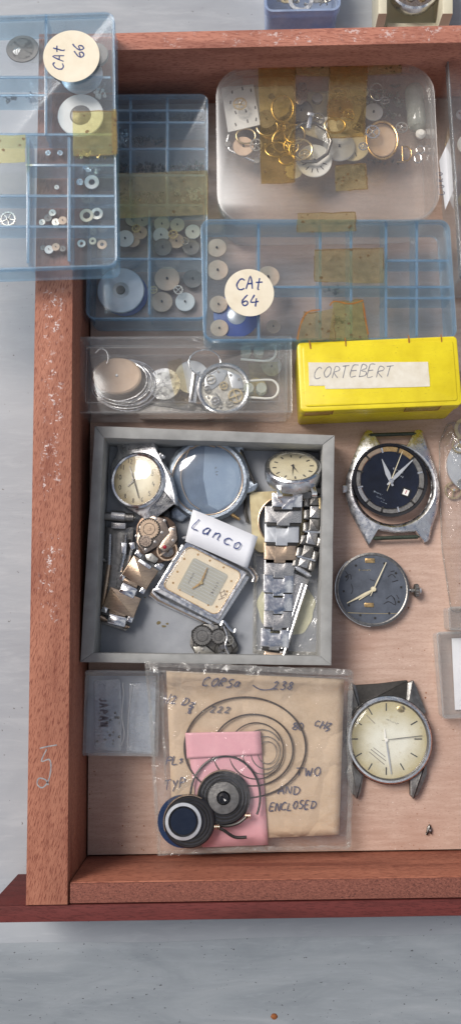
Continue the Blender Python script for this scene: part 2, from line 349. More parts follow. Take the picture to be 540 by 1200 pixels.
M['leather'] = pm('dark_strap_stub', (.045, .04, .035), .65, 0, (.02, .018, .016), 8, (1, 1, 1), .6, 12)
M['ink'] = pm('blue_ink', (.02, .045, .20), .5, 0, (.015, .03, .14), 3)
M['inkdark'] = pm('dark_ink', (.05, .06, .13), .5, 0, (.13, .12, .15), 7)
M['pencil'] = pm('grey_pencil', (.17, .17, .19), .6, 0, (.34, .33, .32), 7)
M['greyink'] = pm('worn_grey_ink', (.10, .10, .13), .6, 0, (.17, .14, .14), 7)
M['rust'] = pm('rust', (.25, .08, .02), .8, 0)
M['creamplastic'] = pm('ivory_plastic', (.66, .63, .48), .4, 0, (.58, .55, .41), 2)
M['glass'] = clear('watch_glass', (.97, .97, .96), .03, (.8, .8, .78), .05, .03, .5, 1.5, .5, .12)
M['dome'] = clear('scratched_blue_grey_glass', (.90, .93, .96), .07, (.42, .50, .60), .08, .06, .5, 1.0, .5, .15)
M['lid'] = clear('clear_styrene', (.975, .975, .97), .04, (.62, .61, .59), .10, .035, .5, .8, .5, .10)
M['lidwall'] = clear('clear_styrene_wall', (.95, .95, .945), .10, (.66, .67, .66), .10, .05, .6, .8, .4)
M['frost'] = clear('frosted_lid', (.98, .975, .965), .035, (.55, .52, .50), .25, .05, .4, .6, .4, .06)
M['bluelid'] = clear('pale_blue_lid', (.96, .97, .98), .035, (.50, .57, .62), .12, .02, .4, .7, .4, .05)
M['bluewall'] = clear('pale_blue_wall', (.80, .91, .97), .12, (.32, .50, .66), .15, .05, .5, 1.2, .4)
M['bluerim'] = clear('blue_rim', (.74, .86, .93), .26, (.26, .43, .58), .2, .05, .4, 2, .4)
M['bluetub'] = clear('milky_blue_tub', (.55, .68, .85), .55, (.40, .50, .68), .25, .05, .3, 1.5, .3)
M['greyrim'] = clear('smoky_edge', (.55, .55, .55), .45, (.33, .34, .35), .2, .05, .4, 2, .3)
M['bag'] = clear('clear_bag_film', (.965, .965, .96), .05, (.68, .67, .65), .09, .06, .9, 1.3, .8, .08, .6)
M['bagedge'] = clear('bag_seam', (.86, .86, .84), .22, (.50, .48, .44), .15, .06, .6, 3, .6, 0, .8)
M['milky'] = clear('milky_case', (.86, .89, .92), .20, (.45, .50, .55), .2, .05, .5, 1.2, .4)
M['well'] = clear('moulded_well', (.93, .95, .97), .32, (.60, .66, .74), .12, .08, .6, 1.5, .5)
M['pill'] = clear('milky_vial', (.85, .88, .83), .45, (.62, .65, .58), .1, .05, .5, 2, .3)
def radial(name, c0, c1, r, rough=.35, spots=(.4, .3, .12)):
    """old lacquered dial: paler middle, browned rim, a few stains"""
    m, t, b, o = new_mat(name); cc = node(t, 'ShaderNodeTexCoord'); ln = node(t, 'ShaderNodeVectorMath', operation='LENGTH'); t.links.new(cc.outputs['Object'], ln.inputs[0])
    wob = math_(t, 'ADD', ln.outputs['Value'], math_(t, 'MULTIPLY', math_(t, 'SUBTRACT', noise(t, cc.outputs['Object'], 1.4, 3), .5), r*.5))
    c = ramp(t, math_(t, 'DIVIDE', wob, r), [(.45, c0), (.98, c1)]); s_ = noise(t, cc.outputs['Object'], 5, 5, .65)
    c = mixc(t, ramp(t, s_, [(.58, (0,)*3), (.74, (.55,)*3)]), c, spots); t.links.new(c, b.inputs['Base Color']); b.inputs['Roughness'].default_value = rough; bump(t, b, s_, .1, .01); return m
M['dialcw'] = radial('crazed_silvered_dial', (.76, .75, .66), (.50, .43, .24), 1.45)
M['dialsm'] = radial('stained_cream_dial', (.78, .72, .55), (.46, .36, .20), .95, spots=(.36, .26, .12))
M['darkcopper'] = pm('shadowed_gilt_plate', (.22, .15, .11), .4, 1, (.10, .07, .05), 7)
# ------------------------------------------------------------------ handwriting
ST = {
 'A': [[(0,0),(.28,1),(.55,0)],[(.1,.4),(.48,.42)]], 'B': [[(.05,0),(.08,1),(.4,.95),(.45,.72),(.1,.52),(.5,.4),(.5,.1),(.05,0)]],
 'C': [[(.55,.85),(.35,1),(.1,.8),(0,.45),(.1,.1),(.35,0),(.6,.12)]], 'D': [[(.08,0),(.1,1)],[(0,1),(.4,.92),(.6,.5),(.4,.08),(.05,0)]],
 'E': [[(.5,1),(.05,.95),(.02,0),(.5,.03)],[(.03,.5),(.42,.54)]], 'H': [[(0,1),(.02,0)],[(.5,1),(.5,0)],[(0,.5),(.5,.52)]], 'I': [[(.1,1),(.08,0)]],
 'J': [[(.4,1),(.4,.2),(.2,0),(.02,.15)]], 'L': [[(.05,1),(.02,.02),(.5,0)]], 'N': [[(0,0),(.05,1),(.45,0),(.5,1)]], 'O': [[(.3,1),(.05,.75),(0,.35),(.25,0),(.5,.3),(.5,.75),(.3,1)]],
 'P': [[(.05,0),(.08,1),(.42,.95),(.48,.68),(.08,.5)]], 'R': [[(.05,0),(.08,1),(.42,.95),(.45,.68),(.08,.5),(.5,0)]],
 'S': [[(.5,.9),(.25,1),(.05,.8),(.2,.55),(.48,.35),(.35,.05),(0,.05)]], 'T': [[(0,.95),(.6,1)],[(.3,1),(.26,0)]], 'W': [[(0,1),(.15,0),(.32,.7),(.48,0),(.65,1)]],
 'Y': [[(0,1),(.25,.5)],[(.5,1),(.1,-.2)]], 'a': [[(.45,.55),(.2,.62),(.02,.3),(.15,.02),(.42,.2),(.45,.58),(.5,.02)]], 'c': [[(.45,.5),(.2,.6),(.03,.3),(.18,.02),(.48,.1)]],
 'n': [[(.02,.55),(.05,0)],[(.05,.35),(.25,.58),(.4,.45),(.45,.05),(.55,.05)]], 'o': [[(.25,.6),(.03,.35),(.15,.02),(.42,.1),(.42,.45),(.25,.6)]],
 't': [[(.25,1),(.2,.1),(.3,0)],[(0,.62),(.5,.68)]], 'z': [[(.02,.55),(.42,.58),(.05,.05),(.45,.02),(.3,-.25),(.1,-.3)]], 's': [[(.4,.55),(.1,.5),(.35,.25),(.1,0)]],
 '0': [[(.3,1),(.05,.75),(0,.35),(.25,0),(.5,.3),(.5,.75),(.3,1)]], '1': [[(.15,1),(.12,0)]], '2': [[(.03,.8),(.25,1),(.48,.8),(.3,.4),(0,.03),(.55,.05)]], '3': [[(.05,.9),(.3,1),(.45,.8),(.2,.55),(.5,.3),(.3,0),(0,.1)]],
 '4': [[(.25,1),(0,.4),(.6,.42)],[(.42,.7),(.38,0)]], '5': [[(.5,1),(.12,.95),(.05,.6),(.35,.6),(.48,.3),(.25,0),(0,.1)],], '6': [[(.4,1),(.1,.6),(.02,.25),(.25,0),(.45,.2),(.35,.45),(.05,.3)]],
 '8': [[(.3,.5),(.08,.75),(.28,1),(.45,.78),(.25,.5),(.02,.22),(.25,0),(.48,.25),(.3,.5)]], '/': [[(.4,1.05),(.05,-.1)]], '.': [[(.1,0),(.16,.06)]], '-': [[(0,.4),(.4,.42)]], ' ': [] }
def smooth(pl, k=4):
    if len(pl) < 3: return pl
    P = [pl[0]]+list(pl)+[pl[-1]]; o = []
    for i in range(1, len(P)-2):
        for j in range(k):
            t = j/k; q = []
            for d in (0, 1):
                a, b, c, e = P[i-1][d], P[i][d], P[i+1][d], P[i+2][d]
                q.append(.5*((2*b)+(c-a)*t+(2*a-5*b+4*c-e)*t*t+(3*b-a-3*c+e)*t**3))
            o.append(tuple(q))
    return o+[pl[-1]]
def write(f, txt, px, py, z, ang, size, wd, mat, name='handwriting', parent=None, slant=.1, gap=.2, jit=.05, sx=1):
    """handwriting: starts at photo point (px,py) on local plane z; ang = image direction (deg, ccw); size in photo px"""
    mb = MB(); x = 0; c, s_ = math.cos(R(ang)), math.sin(R(ang))
    for ch in txt:
        w_ = .3; dy = random.uniform(-.09, .09)*(jit/.05); ks = random.uniform(.9, 1.1); kx = random.uniform(.88, 1.12)
        for pl in ST[ch]:
            w_ = max(w_, max(p[0] for p in pl))
            q = []
            for (a, b) in smooth(pl):
                a = (x+a*sx*kx+b*slant)+random.uniform(-jit, jit)*.3; b = b*ks+dy+random.uniform(-jit, jit)*.3
                u, v = a*size, b*size; q.append(f.L(px+u*c-v*s_, py-(u*s_+v*c), z)[:])
            mb.ribbon(q, wd*U())
        x += w_*sx+gap if ch != ' ' else .45
    return mb.build(name, mat, parent or f)
# ------------------------------------------------------------------ table (the ground of the scene)
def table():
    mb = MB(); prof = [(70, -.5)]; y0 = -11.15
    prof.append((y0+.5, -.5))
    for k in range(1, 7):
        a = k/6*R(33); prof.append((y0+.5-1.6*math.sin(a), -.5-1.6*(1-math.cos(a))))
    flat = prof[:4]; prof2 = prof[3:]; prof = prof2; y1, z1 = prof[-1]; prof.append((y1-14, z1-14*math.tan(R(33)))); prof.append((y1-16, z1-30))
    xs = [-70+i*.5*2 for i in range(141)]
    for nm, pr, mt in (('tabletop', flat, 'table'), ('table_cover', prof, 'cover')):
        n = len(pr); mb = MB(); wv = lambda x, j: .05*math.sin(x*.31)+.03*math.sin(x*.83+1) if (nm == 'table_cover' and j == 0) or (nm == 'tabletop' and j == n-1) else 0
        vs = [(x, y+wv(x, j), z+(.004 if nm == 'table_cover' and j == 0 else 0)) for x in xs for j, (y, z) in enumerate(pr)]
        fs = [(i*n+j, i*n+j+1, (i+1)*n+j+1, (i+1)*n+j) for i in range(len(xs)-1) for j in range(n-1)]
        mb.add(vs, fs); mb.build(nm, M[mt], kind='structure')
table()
# ------------------------------------------------------------------ the drawer
dr = Frame('drawer', 280, 740, 0, label='open reddish wooden drawer lying on the grey table, holding all the boxes', cat='drawer')
W3 = 3.3
mb = MB(); mb.box((-6.97-5.63)/2, (22.0-8.56)/2, -.4, 1.34, 30.56, W3, .04); mb.build('side_panel', M['side'], dr)
mb = MB(); mb.box(16.5, (22.0-8.56)/2, -.4, 1.3, 30.56, W3, .04); mb.build('side_panel', M['side'], dr)
mb = MB(); mb.box(5.11, 21.62, -.38, 21.46, .70, W3-.01, .03); mb.build('back_panel', M['back'], dr)
mb = MB(); mb.box(5.13, -8.22, -.38, 21.42, .62, W3-.16, .02); fr = mb.build('front_rail', M['rail'], dr)
mb = MB(); mb.box(5.13, -8.235, W3-.158, 21.40, .60, W3-.05, .03); mb.build('rough_top_edge', M['endgrain'], fr)
mb = MB(); mb.box(5.13, -8.85, -.49, 26.6, .52, W3-.1, .05); mb.build('front_board', M['fascia'], dr)
mb = MB(); mb.box(5.13, 6.7, -.3, 21.4, 29.1, 0); mb.build('bottom_board', M['floor'], dr)
# pencil figure on the left side panel
def pencil(pts, wd): return [[dr.L(a, b, W3+.004)[:] for a, b in smooth(p)] for p in pts]
mb = MB()
for p in pencil([[(47, 877), (55, 875), (67, 873)], [(55, 878), (49, 892), (58, 890), (60, 900), (57, 915), (50, 923), (44, 919), (46, 912), (54, 914), (57, 920)]], 1): mb.ribbon(p, .045)
mb.build('pencil_figure', M['pencil'], dr)
# ------------------------------------------------------------------ generic boxes
def rect_from(quad, z):
    """quad TL TR BR BL in photo px -> centre px, world size, rotation"""
    p = [at(a, b, z) for a, b in quad]; c = sum(p, Vector())/4
    wv = ((p[1]-p[0])+(p[2]-p[3]))/2; hv = ((p[0]-p[3])+(p[1]-p[2]))/2
    return c, wv.length, hv.length, math.degrees(math.atan2(wv.y, wv.x))
def px_of(v):
    r = RC.inverted() @ (Vector(v)-Vector((0, 0, HC))); return 270+FPX*r.x/-r.z, 600-FPX*r.y/-r.z
def frame_at(name, c, zb, rz=0, tx=0, ty=0, **k):
    p = px_of((c.x, c.y, zb)); return Frame(name, p[0], p[1], zb, rz, tx, ty, **k)
def wallring(w_, h_, r, th): return rrect(w_, h_, r), rrect(w_-2*th, h_-2*th, max(.02, r-th))
def organiser(label, quad, zb, zt, vlines, hlines, cat='plastic box', ty=0, mats=('bluelid', 'bluewall', 'bluerim'), rad=.3, name='compartment_box', group=None):
    """vlines / hlines in photo px on the top plane: (x, y0, y1) and (y, x0, x1)"""
    c, w_, h_, rz = rect_from(quad, zt); f = frame_at(name, c, zb, rz, 0, ty, label=label, cat=cat, group=group)
    H = zt-zb; mb = MB(); o, i = wallring(w_, h_, rad, .09); mb.mat(M[mats[0]]); mb.slab(inset(o, .02), 0, .07); mb.mat(M[mats[1]]); mb.ringslab(o, i, .075, H-.28); mb.build('tray', None, f)
    mb = MB(); o2, i2 = wallring(w_+.08, h_+.08, rad+.04, .07); mb.slab(o2, H-.06, H, .02); lid = mb.build('lid', M[mats[0]], f)
    mb = MB(); mb.ringslab(o2, i2, H-.27, H-.065); mb.build('lid_rim', M[mats[2]], lid)
    return f, H
def divider_v(f, H, x, y0, y1, m='bluewall', rim='bluerim'):
    a = f.L(x, y0, H-.3); b = f.L(x, y1, H-.3); dl = (b-a); L_ = dl.length; ang = math.degrees(math.atan2(dl.y, dl.x)); c = (a+b)/2
    mb = MB(); mb.box(c.x, c.y, .08, L_-.02, .07, H-.36, 0, ang); d = mb.build('divider', M[m], f)
    mb = MB(); mb.box(c.x, c.y, H-.357, L_-.02, .10, H-.30, .01, ang); mb.build('top_rim', M[rim], d)
def disc(label, f, px, py, r, z, mat, hole=None, hub=None, cat='watch part', name='watch_disc', group=None, th=.05, ty=0, tx=0, ex=1, ring=0, hubr=.18, holemat='dark'):
    """thin round part lying in a box; position given on the local plane z of the box frame f"""
    p = f.M @ f.L(px, py, z); q = px_of(p); rr = r*U(p.z)
    g = Frame(name, q[0], q[1], p.z, random.uniform(0, 360) if ex == 1 else 0, tx, ty, label=label, cat=cat, group=group)
    mb = MB()
    if ring: mb.lathe([(rr, 0), (rr, th), (rr*ring, th), (rr*ring, 0), (rr, 0)], 36, ex=ex)
    else: mb.lathe([(0, 0), (rr*.97, 0), (rr, th*.3), (rr, th*.7), (rr*.97, th), (0, th)], 36, ex=ex)
    mb.build('ring' if ring else 'disc', M[mat], g)
    if hub: mb = MB(); mb.lathe([(0, th), (rr*hubr, th), (rr*hubr*.8, th+.05), (0, th+.06)], 20); mb.build('hub', M[hub], g)
    if hole: mb = MB(); mb.lathe([(0, th), (rr*hubr*.55, th), (rr*hubr*.5, th+.075), (0, th+.075)], 16); mb.build('pivot', M[holemat], g)
    return g
def gear_mesh(mb, r, th, teeth=24, spokes=4, rim=.78, cx=0, cy=0, z=0, solid=False):
    n = teeth*4; out = []
    for i in range(n): rr = r if (i % 4) in (0, 1) else r*.9; a = 2*PI*i/n; out.append((cx+rr*math.cos(a), cy+rr*math.sin(a)))
    if solid: mb.slab(out, z, z+th); return
    inn = [(cx+r*rim*math.cos(2*PI*i/n), cy+r*rim*math.sin(2*PI*i/n)) for i in range(n)]; mb.ringslab(out, inn, z, z+th)
    mb.lathe([(0, z), (r*.2, z), (r*.2, z+th*1.3), (0, z+th*1.3)], 16, cx, cy)
    for k in range(spokes): a = 360*k/spokes+20; m = r*(rim+.2)/2; mb.box(cx+m*math.cos(R(a)), cy+m*math.sin(R(a)), z+.002, r*(rim-.16), r*.12, z+th-.002, 0, a)
def gear(label, f, px, py, r, z, mat, teeth=20, spokes=4, cat='watch gear', group=None, tx=0, ty=0, th=.04, solid=False):
    p = f.M @ f.L(px, py, z); q = px_of(p); g = Frame('watch_gear', q[0], q[1], p.z, random.uniform(0, 90), tx, ty, label=label, cat=cat, group=group); rr = r*U(p.z)
    mb = MB(); gear_mesh(mb, rr, th, teeth, spokes, solid=solid); mb.build('gear', M[mat], g)
    mb = MB(); mb.lathe([(0, 0.01), (rr*.13, .01), (rr*.10, th+.08), (0, th+.09)], 10); mb.build('arbor', M['steel'], g); return g
def scatter(label, f, cells, z, n, mat, size=.06, name='loose_screws'):
    """heap of tiny screws and pins in one compartment: nobody could count them"""
    mb = MB()
    (x0, y0, x1, y1) = cells
    for k in range(n):
        p = f.L(random.uniform(x0, x1), random.uniform(y0, y1), z+random.uniform(0, .08)); s_ = size*random.uniform(.5, 1.2); a = random.uniform(0, 360)
        Mx = Matrix.Translation(p) @ Matrix.Rotation(R(a), 4, 'Z') @ Matrix.Rotation(R(random.uniform(0, 80)), 4, 'Y')
        mb.lathe([(0, 0), (s_*.8, 0), (s_*.8, s_*.5), (s_*.3, s_*.5), (s_*.3, s_*2), (0, s_*2)], 7, M=Mx)
    o = mb.build(name, M[mat], None, kind='stuff', label=label); o.matrix_world = f.M; return o
def sticker(f, px, py, r, z, lid, mat='label'):
    p = f.L(px, py, z); mb = MB(); mb.lathe([(0, z), (r*U(), z), (r*U(), z+.012), (0, z+.012)], 48, p.x, p.y); return mb.build('round_label', M[mat], f)
def patch(f, pts, z, mat, name='tape', th=.008, parent=None, wob=.02):
    P = f.P(pts, z); o = []
    for i in range(len(P)):
        a, b = Vector(P[i]), Vector(P[(i+1) % len(P)])
        for k in range(5): q = a.lerp(b, k/5); o.append((q.x+random.uniform(-wob, wob), q.y+random.uniform(-wob, wob)))
    mb = MB(); mb.slab(o, z, z+th); t_ = mb.build(name, M[mat], parent or f)
    if name == 'tape':
        mb = MB(); k0 = 0; k = 0
        while k < len(o)-3:
            ln = random.randint(2, 6)
            if random.random() < .6: mb.ribbon([(x, y, z+th+.002) for x, y in o[k:k+ln+1]], random.uniform(.02, .06))
            k += ln
        for _ in range(7):
            u_, v_ = random.random(), random.random(); a = Vector(P[0]).lerp(Vector(P[1]), u_).lerp(Vector(P[3]).lerp(Vector(P[2]), u_), v_); r_ = random.uniform(.02, .07); mb.slab([(a.x+r_*random.uniform(.6, 1.3)*math.cos(q*PI/4), a.y+r_*random.uniform(.4, 1.1)*math.sin(q*PI/4)) for q in range(8)], z+th+.001, z+th+.003)
        if mb.v: mb.build('tape_dirt', M['tapedirt'], t_, kind='stuff')
    return t_
# ------------------------------------------------------------------ lower blue organiser under the one marked 66
B2, H2 = organiser('pale blue compartment box lying in the back left drawer corner, partly under another', [(106, 111), (243, 110), (241, 372), (104, 372)], .02, 1.55, 0, 0)
for x, y0, y1 in ((153, 113, 245), (196, 113, 245), (175, 246, 368)): divider_v(B2, H2, x, y0, y1)
for y, x0, x1 in ((129, 108, 240), (143, 108, 240), (174, 108, 240), (205, 108, 240), (240, 108, 238), (303, 107, 238)):
    def dh(f, H, y, x0, x1, m='bluewall', rim='bluerim'):
        a = f.L(x0, y, H-.3); b = f.L(x1, y, H-.3); dl = b-a; ang = math.degrees(math.atan2(dl.y, dl.x)); c = (a+b)/2; c.y = (a.y+b.y)/2
        mb = MB(); mb.box(c.x, c.y, .082, dl.length-.03, .065, H-.365, 0, ang); d = mb.build('divider', M[m], f)
        mb = MB(); mb.box(c.x, c.y, H-.362, dl.length-.03, .095, H-.303, .01, ang); mb.build('top_rim', M[rim], d)
    dh(B2, H2, y, x0, x1)
patch(B2, [(139, 203), (243, 200), (243, 252), (139, 256)], H2+.003, 'tape2')
g = disc('large pale grey disc with a clear centre knob in the lower blue box', B2, 142, 341, 29, .3, 'silverdisc', hub='glass', hole=1, th=.08, hubr=.36)
disc('dark blue disc under the large grey disc in the lower blue box', B2, 147, 345, 28, .12, 'blue', th=.06)  # blue disc added as the shadow of the large grey disc
for (x, y, r, m, l) in ((196, 327, 15.5, 'tan', 'biggest tan wheel disc in the front right compartment of the lower blue box'),
    (190, 354, 13, 'tan', 'tan wheel disc in the lower left of the bottom right compartment, beside the white one'),
    (217, 354, 12, 'white', 'bluish white wheel disc beside a tan one, front of the lower blue box'),
    (226, 327, 12, 'greydisc', 'dark grey disc above the bluish white disc in the lower blue box'),
    (190, 263, 10, 'cream', 'cream wheel disc at the back left of the lower box\'s right middle compartment'),
    (189, 276, 10, 'white', 'white wheel disc just in front of the back left cream disc, right middle compartment'),
    (208, 264, 9, 'cream', 'cream wheel disc at the back centre of the right middle compartment'),
    (207, 283, 9.5, 'tan', 'tan wheel disc between two grey discs in the right middle compartment'),
    (226, 272, 9.5, 'white', 'whitish wheel disc at the right end of the right middle compartment'),
    (191, 290, 11.5, 'greydisc', 'brownish grey wheel disc at the front left of the right middle compartment'),
    (224, 290, 10.5, 'greydisc', 'brownish grey wheel disc at the front right of the right middle compartment'),
    (155, 258, 8, 'cream', 'left one of two cream discs at the back of the left middle compartment'),
    (167, 259, 8, 'cream', 'right one of two cream discs at the back of the left middle compartment'),
    (147, 280, 11, 'white', 'bright white disc at the left of the left middle compartment of the lower blue box'),
    (156, 282, 9, 'tan', 'front tan disc overlapping the bright white disc in the lower blue box'),
    (165, 273, 8.5, 'tan', 'rear tan disc behind the front tan disc in the left middle compartment')):
    disc(l, B2, x, y, r, .12+random.random()*.25, m, hole=1, group='small wheel discs in the lower blue box', th=.045)
for (x, y, r, m, l) in ((203, 275, 6, 'brass', 'brass gear lying over the discs in the right middle compartment'), (217, 283, 5, 'dsteel', 'dark gear between the two grey discs in the right middle compartment'), (160, 268, 5.5, 'brass', 'brass gear over the cream discs in the left middle compartment'), (209, 340, 6, 'nickel', 'nickel gear in the middle of the four front discs'), (180, 340, 5, 'brass', 'brass gear at the left of the four front discs')):
    gear(l, B2, x, y, r, .45, m, 16, 4)
for n_, (cell, mt) in enumerate((((158, 134, 190, 140), 'dark'), ((202, 133, 236, 140), 'dark'), ((158, 160, 192, 171), 'dsteel'), ((160, 190, 192, 203), 'dark'), ((200, 192, 238, 203), 'nickel'), ((200, 221, 238, 236), 'white'), ((140, 150, 150, 172), 'steel'), ((158, 225, 190, 238), 'nickel'), ((140, 180, 150, 235), 'dark'))):
    scatter('heap of tiny watch screws and pins in a compartment of the lower blue box', B2, cell, .12, 34, mt, .085)
# ------------------------------------------------------------------ upper organiser on the drawer edge, round sticker 66
B1, H1 = organiser('pale blue compartment box resting across the drawer edge, with a round sticker on its lid', [(-118, 22), (131, 14), (138, 309), (-116, 318)], 3.32, 4.55, 0, 0)
for x, y0, y1 in ((54, 16, 158), (-40, 20, 300), (33, 160, 308), (81, 160, 306)): divider_v(B1, H1, x, y0, y1)
for y, x0, x1 in ((90, -110, 130), (157, -110, 132), (193, 30, 134), (229, -110, 134), (265, -110, 135)): dh(B1, H1, y, x0, x1)
dh(B1, H1, 111, -110, 53)
st = sticker(B1, 84, 66, 31, H1+.003, None)
write(B1, 'CAt', 74, 82, H1+.02, 84, 13, 1.5, M['ink'], parent=st, gap=.18, sx=1.0); write(B1, '66', 97, 68, H1+.02, 82, 13, 1.5, M['ink'], parent=st, sx=1.0)
patch(B1, [(86, 131), (136, 130), (137, 181), (86, 183)], H1+.003, 'tape3'); patch(B1, [(131, 128), (137, 128), (138, 180), (132, 180)], H1+.016, 'tape')
patch(B1, [(-40, 160), (30, 158), (30, 190), (-40, 192)], H1+.003, 'tape3')
disc('small domed grey lens in the back left compartment of the upper blue box', B1, 27, 58, 19, .2, 'greydisc', ex=1.1, hub='glass', hubr=.8, name='watch_lens', cat='watch lens')
disc('clear round watch glass beside the domed grey lens in the upper blue box', B1, 40, 62, 15, .12, 'glass', name='watch_glass', cat='watch glass')
disc('white round plate with a dark grey centre under yellow tape in the upper blue box', B1, 95, 136, 29, .35, 'white', hub='greydisc', hubr=.47, th=.06)
disc('pale disc beneath the round sticker in the upper blue box', B1, 96, 88, 27, .15, 'silverdisc')
disc('grey cap half hidden under the right of the round sticker', B1, 113, 66, 16, .3, 'greydisc', th=.14, name='metal_cup', cat='watch part')
for (x, y, r, l) in ((10, 257, 10, 'spoked gear wheel alone in the left compartment of the upper blue box'),):
    gear(l, B1, x, y, r, .12, 'nickel', 16, 5)
k = 0
for (x, y, r, m, rg, l) in ((108, 214, 9, 'white', .45, 'thick white ring in the third right hand compartment of the upper blue box'), (94, 214, 4.5, 'steel', 0, 'tiny steel stud left of the thick white ring'),
    (102, 253, 8.5, 'cream', .55, 'cream ring in the fourth right hand compartment of the upper blue box'), (114, 251, 7.5, 'nickel', .5, 'nickel ring overlapping the cream ring in the upper blue box'),
    (96, 286, 5, 'nickel', .4, 'leftmost of three tiny rings at the front right of the upper blue box'), (109, 283, 4.5, 'cream', .4, 'middle and palest of three tiny rings at the front right of the upper blue box'), (120, 287, 6, 'tan', .4, 'rightmost and biggest of three tiny rings at the front right of the upper blue box'),
    (50, 261, 4, 'nickel', 0, 'leftmost small wheel in the cluster of the fourth middle compartment'), (57, 256, 5, 'greydisc', 0, 'darkest small wheel in the cluster of the fourth middle compartment'), (66, 261, 5, 'nickel', 0, 'middle front wheel in the cluster of the fourth middle compartment'),
    (74, 259, 5.5, 'tan', 0, 'rightmost wheel in the cluster of the fourth middle compartment'), (62, 250, 4.5, 'nickel', 0, 'rear wheel in the cluster of the fourth middle compartment'),
    (58, 293, 5.5, 'white', 0, 'white wheel in the heap in the front middle compartment'), (66, 290, 5, 'tan', 0, 'tan wheel in the heap in the front middle compartment'), (51, 291, 3.5, 'greydisc', 0, 'small dark wheel left of the heap in the front middle compartment'), (74, 292, 4, 'greydisc', 0, 'small dark wheel right of the heap in the front middle compartment'),
    (57, 180, 3.6, 'steel', 0, 'left tiny steel stud in the second middle compartment of the upper blue box'), (71, 180, 3.6, 'steel', 0, 'right tiny steel stud in the second middle compartment of the upper blue box'),
    (67, 220, 3, 'white', 0, 'tiny white bead alone in the third middle compartment of the upper blue box')):
    disc(l, B1, x, y, r, .12+random.random()*.12, m, hole=None if rg else 1, ring=rg, group='small rings and wheels in the upper blue box', th=.05)
for cell, mt in (((8, 112, 20, 120), 'dsteel'), ((34, 112, 51, 119), 'steel'), ((90, 180, 128, 186), 'brass'), ((98, 196, 118, 202), 'steel'), ((110, 105, 126, 116), 'white')):
    scatter('few tiny steel bits in a compartment of the upper blue box', B1, cell, .12, 12, mt, .085, name='steel_bits')
# ------------------------------------------------------------------ organiser marked 64 leaning with its left edge on the lower blue box
B3, H3 = organiser('pale blue compartment box with round sticker, leaning in front of the round cornered box', [(234, 262), (527, 253), (533, 392), (236, 401)], .95, 2.25, 0, 0, ty=4.0, rad=.35)
for x, y0, y1 in ((303, 262, 398), (375, 260, 396), (411, 259, 395), (452, 258, 395), (488, 257, 394)): divider_v(B3, H3, x, y0, y1)
for y, x0, x1 in ((305, 452, 527), (336, 303, 528), (349, 450, 530)): dh(B3, H3, y, x0, x1)
st = sticker(B3, 292, 343, 28, H3+.003, None)
write(B3, 'CAt', 277, 339, H3+.02, 0, 14, 1.6, M['ink'], parent=st); write(B3, '64', 283, 359, H3+.02, 3, 14, 1.6, M['ink'], parent=st, gap=.3)
patch(B3, [(368, 293), (449, 291), (449, 332), (368, 330)], H3+.003, 'tape2'); patch(B3, [(348, 250), (416, 249), (416, 271), (348, 273)], H3+.003, 'tape2')
patch(B3, [(391, 354), (425, 352), (430, 397), (386, 400)], H3+.003, 'tape3', wob=.06); patch(B3, [(357, 367), (392, 362), (392, 398), (347, 400)], H3+.013, 'tape2', wob=.05)
mb = MB()
for pl in ([(348, 398), (352, 380), (360, 366), (375, 363)], [(386, 358), (392, 353), (410, 356), (425, 352)], [(425, 355), (428, 375), (431, 392)]): mb.ribbon([B3.L(a, b, H3+.025)[:] for a, b in smooth(pl, 6)], .05)
mb.build('glue_line', M['grime'], B3)
for (x, y, r, m, l) in ((254, 291, 12, 'tan', 'tan disc at the top of the left compartment, back of the box with sticker 64'), (255, 317, 13, 'tan', 'largest tan disc with clear cap, second from back at the left'), (256, 357, 11, 'tan', 'tan disc third from back at the left edge beside the round sticker'),
    (257, 385, 11, 'tan', 'tan disc at the front of the left compartment beside the blue disc'), (320, 383, 8.5, 'tan', 'small tan disc alone right of the blue disc')):
    disc(l, B3, x, y, r, .12+random.random()*.1, m, hole=1, group='tan discs in the box with sticker 64')
disc('flat blue disc under the round sticker of the box', B3, 277, 370, 28, .12, 'blue', hub='silverdisc', hubr=.42, name='blue_disc', cat='disc')
disc('pale tan disc seen faintly behind the round sticker', B3, 314, 325, 14, .12, 'tan', hole=1)
for cell in ((378, 336, 396, 344), (388, 372, 400, 380)): scatter('small heap of grey screws in the box with sticker 64', B3, cell, .12, 9, 'dsteel', .09)
# ------------------------------------------------------------------ round cornered clear box of dials with old tape
c, w_, h_, rz = rect_from([(254, 79), (507, 77), (514, 255), (256, 262)], 2.1)
RB = frame_at('parts_box', c, .02, rz, label='round cornered clear box of old dials and rings with amber tape across its lid', cat='plastic box')
Hb = 2.08; o, i = wallring(w_, h_, 1.1, .1)
mb = MB(); mb.slab(inset(o, .05), 0, .07); mb.ringslab(o, i, .075, Hb-.45); mb.build('tray', M['lidwall'], RB)
mb = MB(); o2, i2 = wallring(w_+.1, h_+.1, 1.15, .09); mb.slab(o2, Hb-.07, Hb, .03); lid = mb.build('lid', M['frost'], RB)
mb = MB(); mb.ringslab(o2, i2, Hb-.42, Hb-.075); mb.build('lid_rim', M['lidwall'], lid)
for pts, m in (([(302, 77), (346, 76), (345, 214), (306, 216)], 'tape'), ([(386, 78), (431, 77), (426, 160), (383, 162)], 'tape'), ([(346, 76), (386, 77), (386, 90), (346, 88)], 'tape2'), ([(392, 194), (428, 192), (430, 222), (393, 224)], 'tape2'), ([(431, 76), (470, 76), (470, 86), (431, 88)], 'tape2')):
    patch(RB, pts, Hb+.003, m)
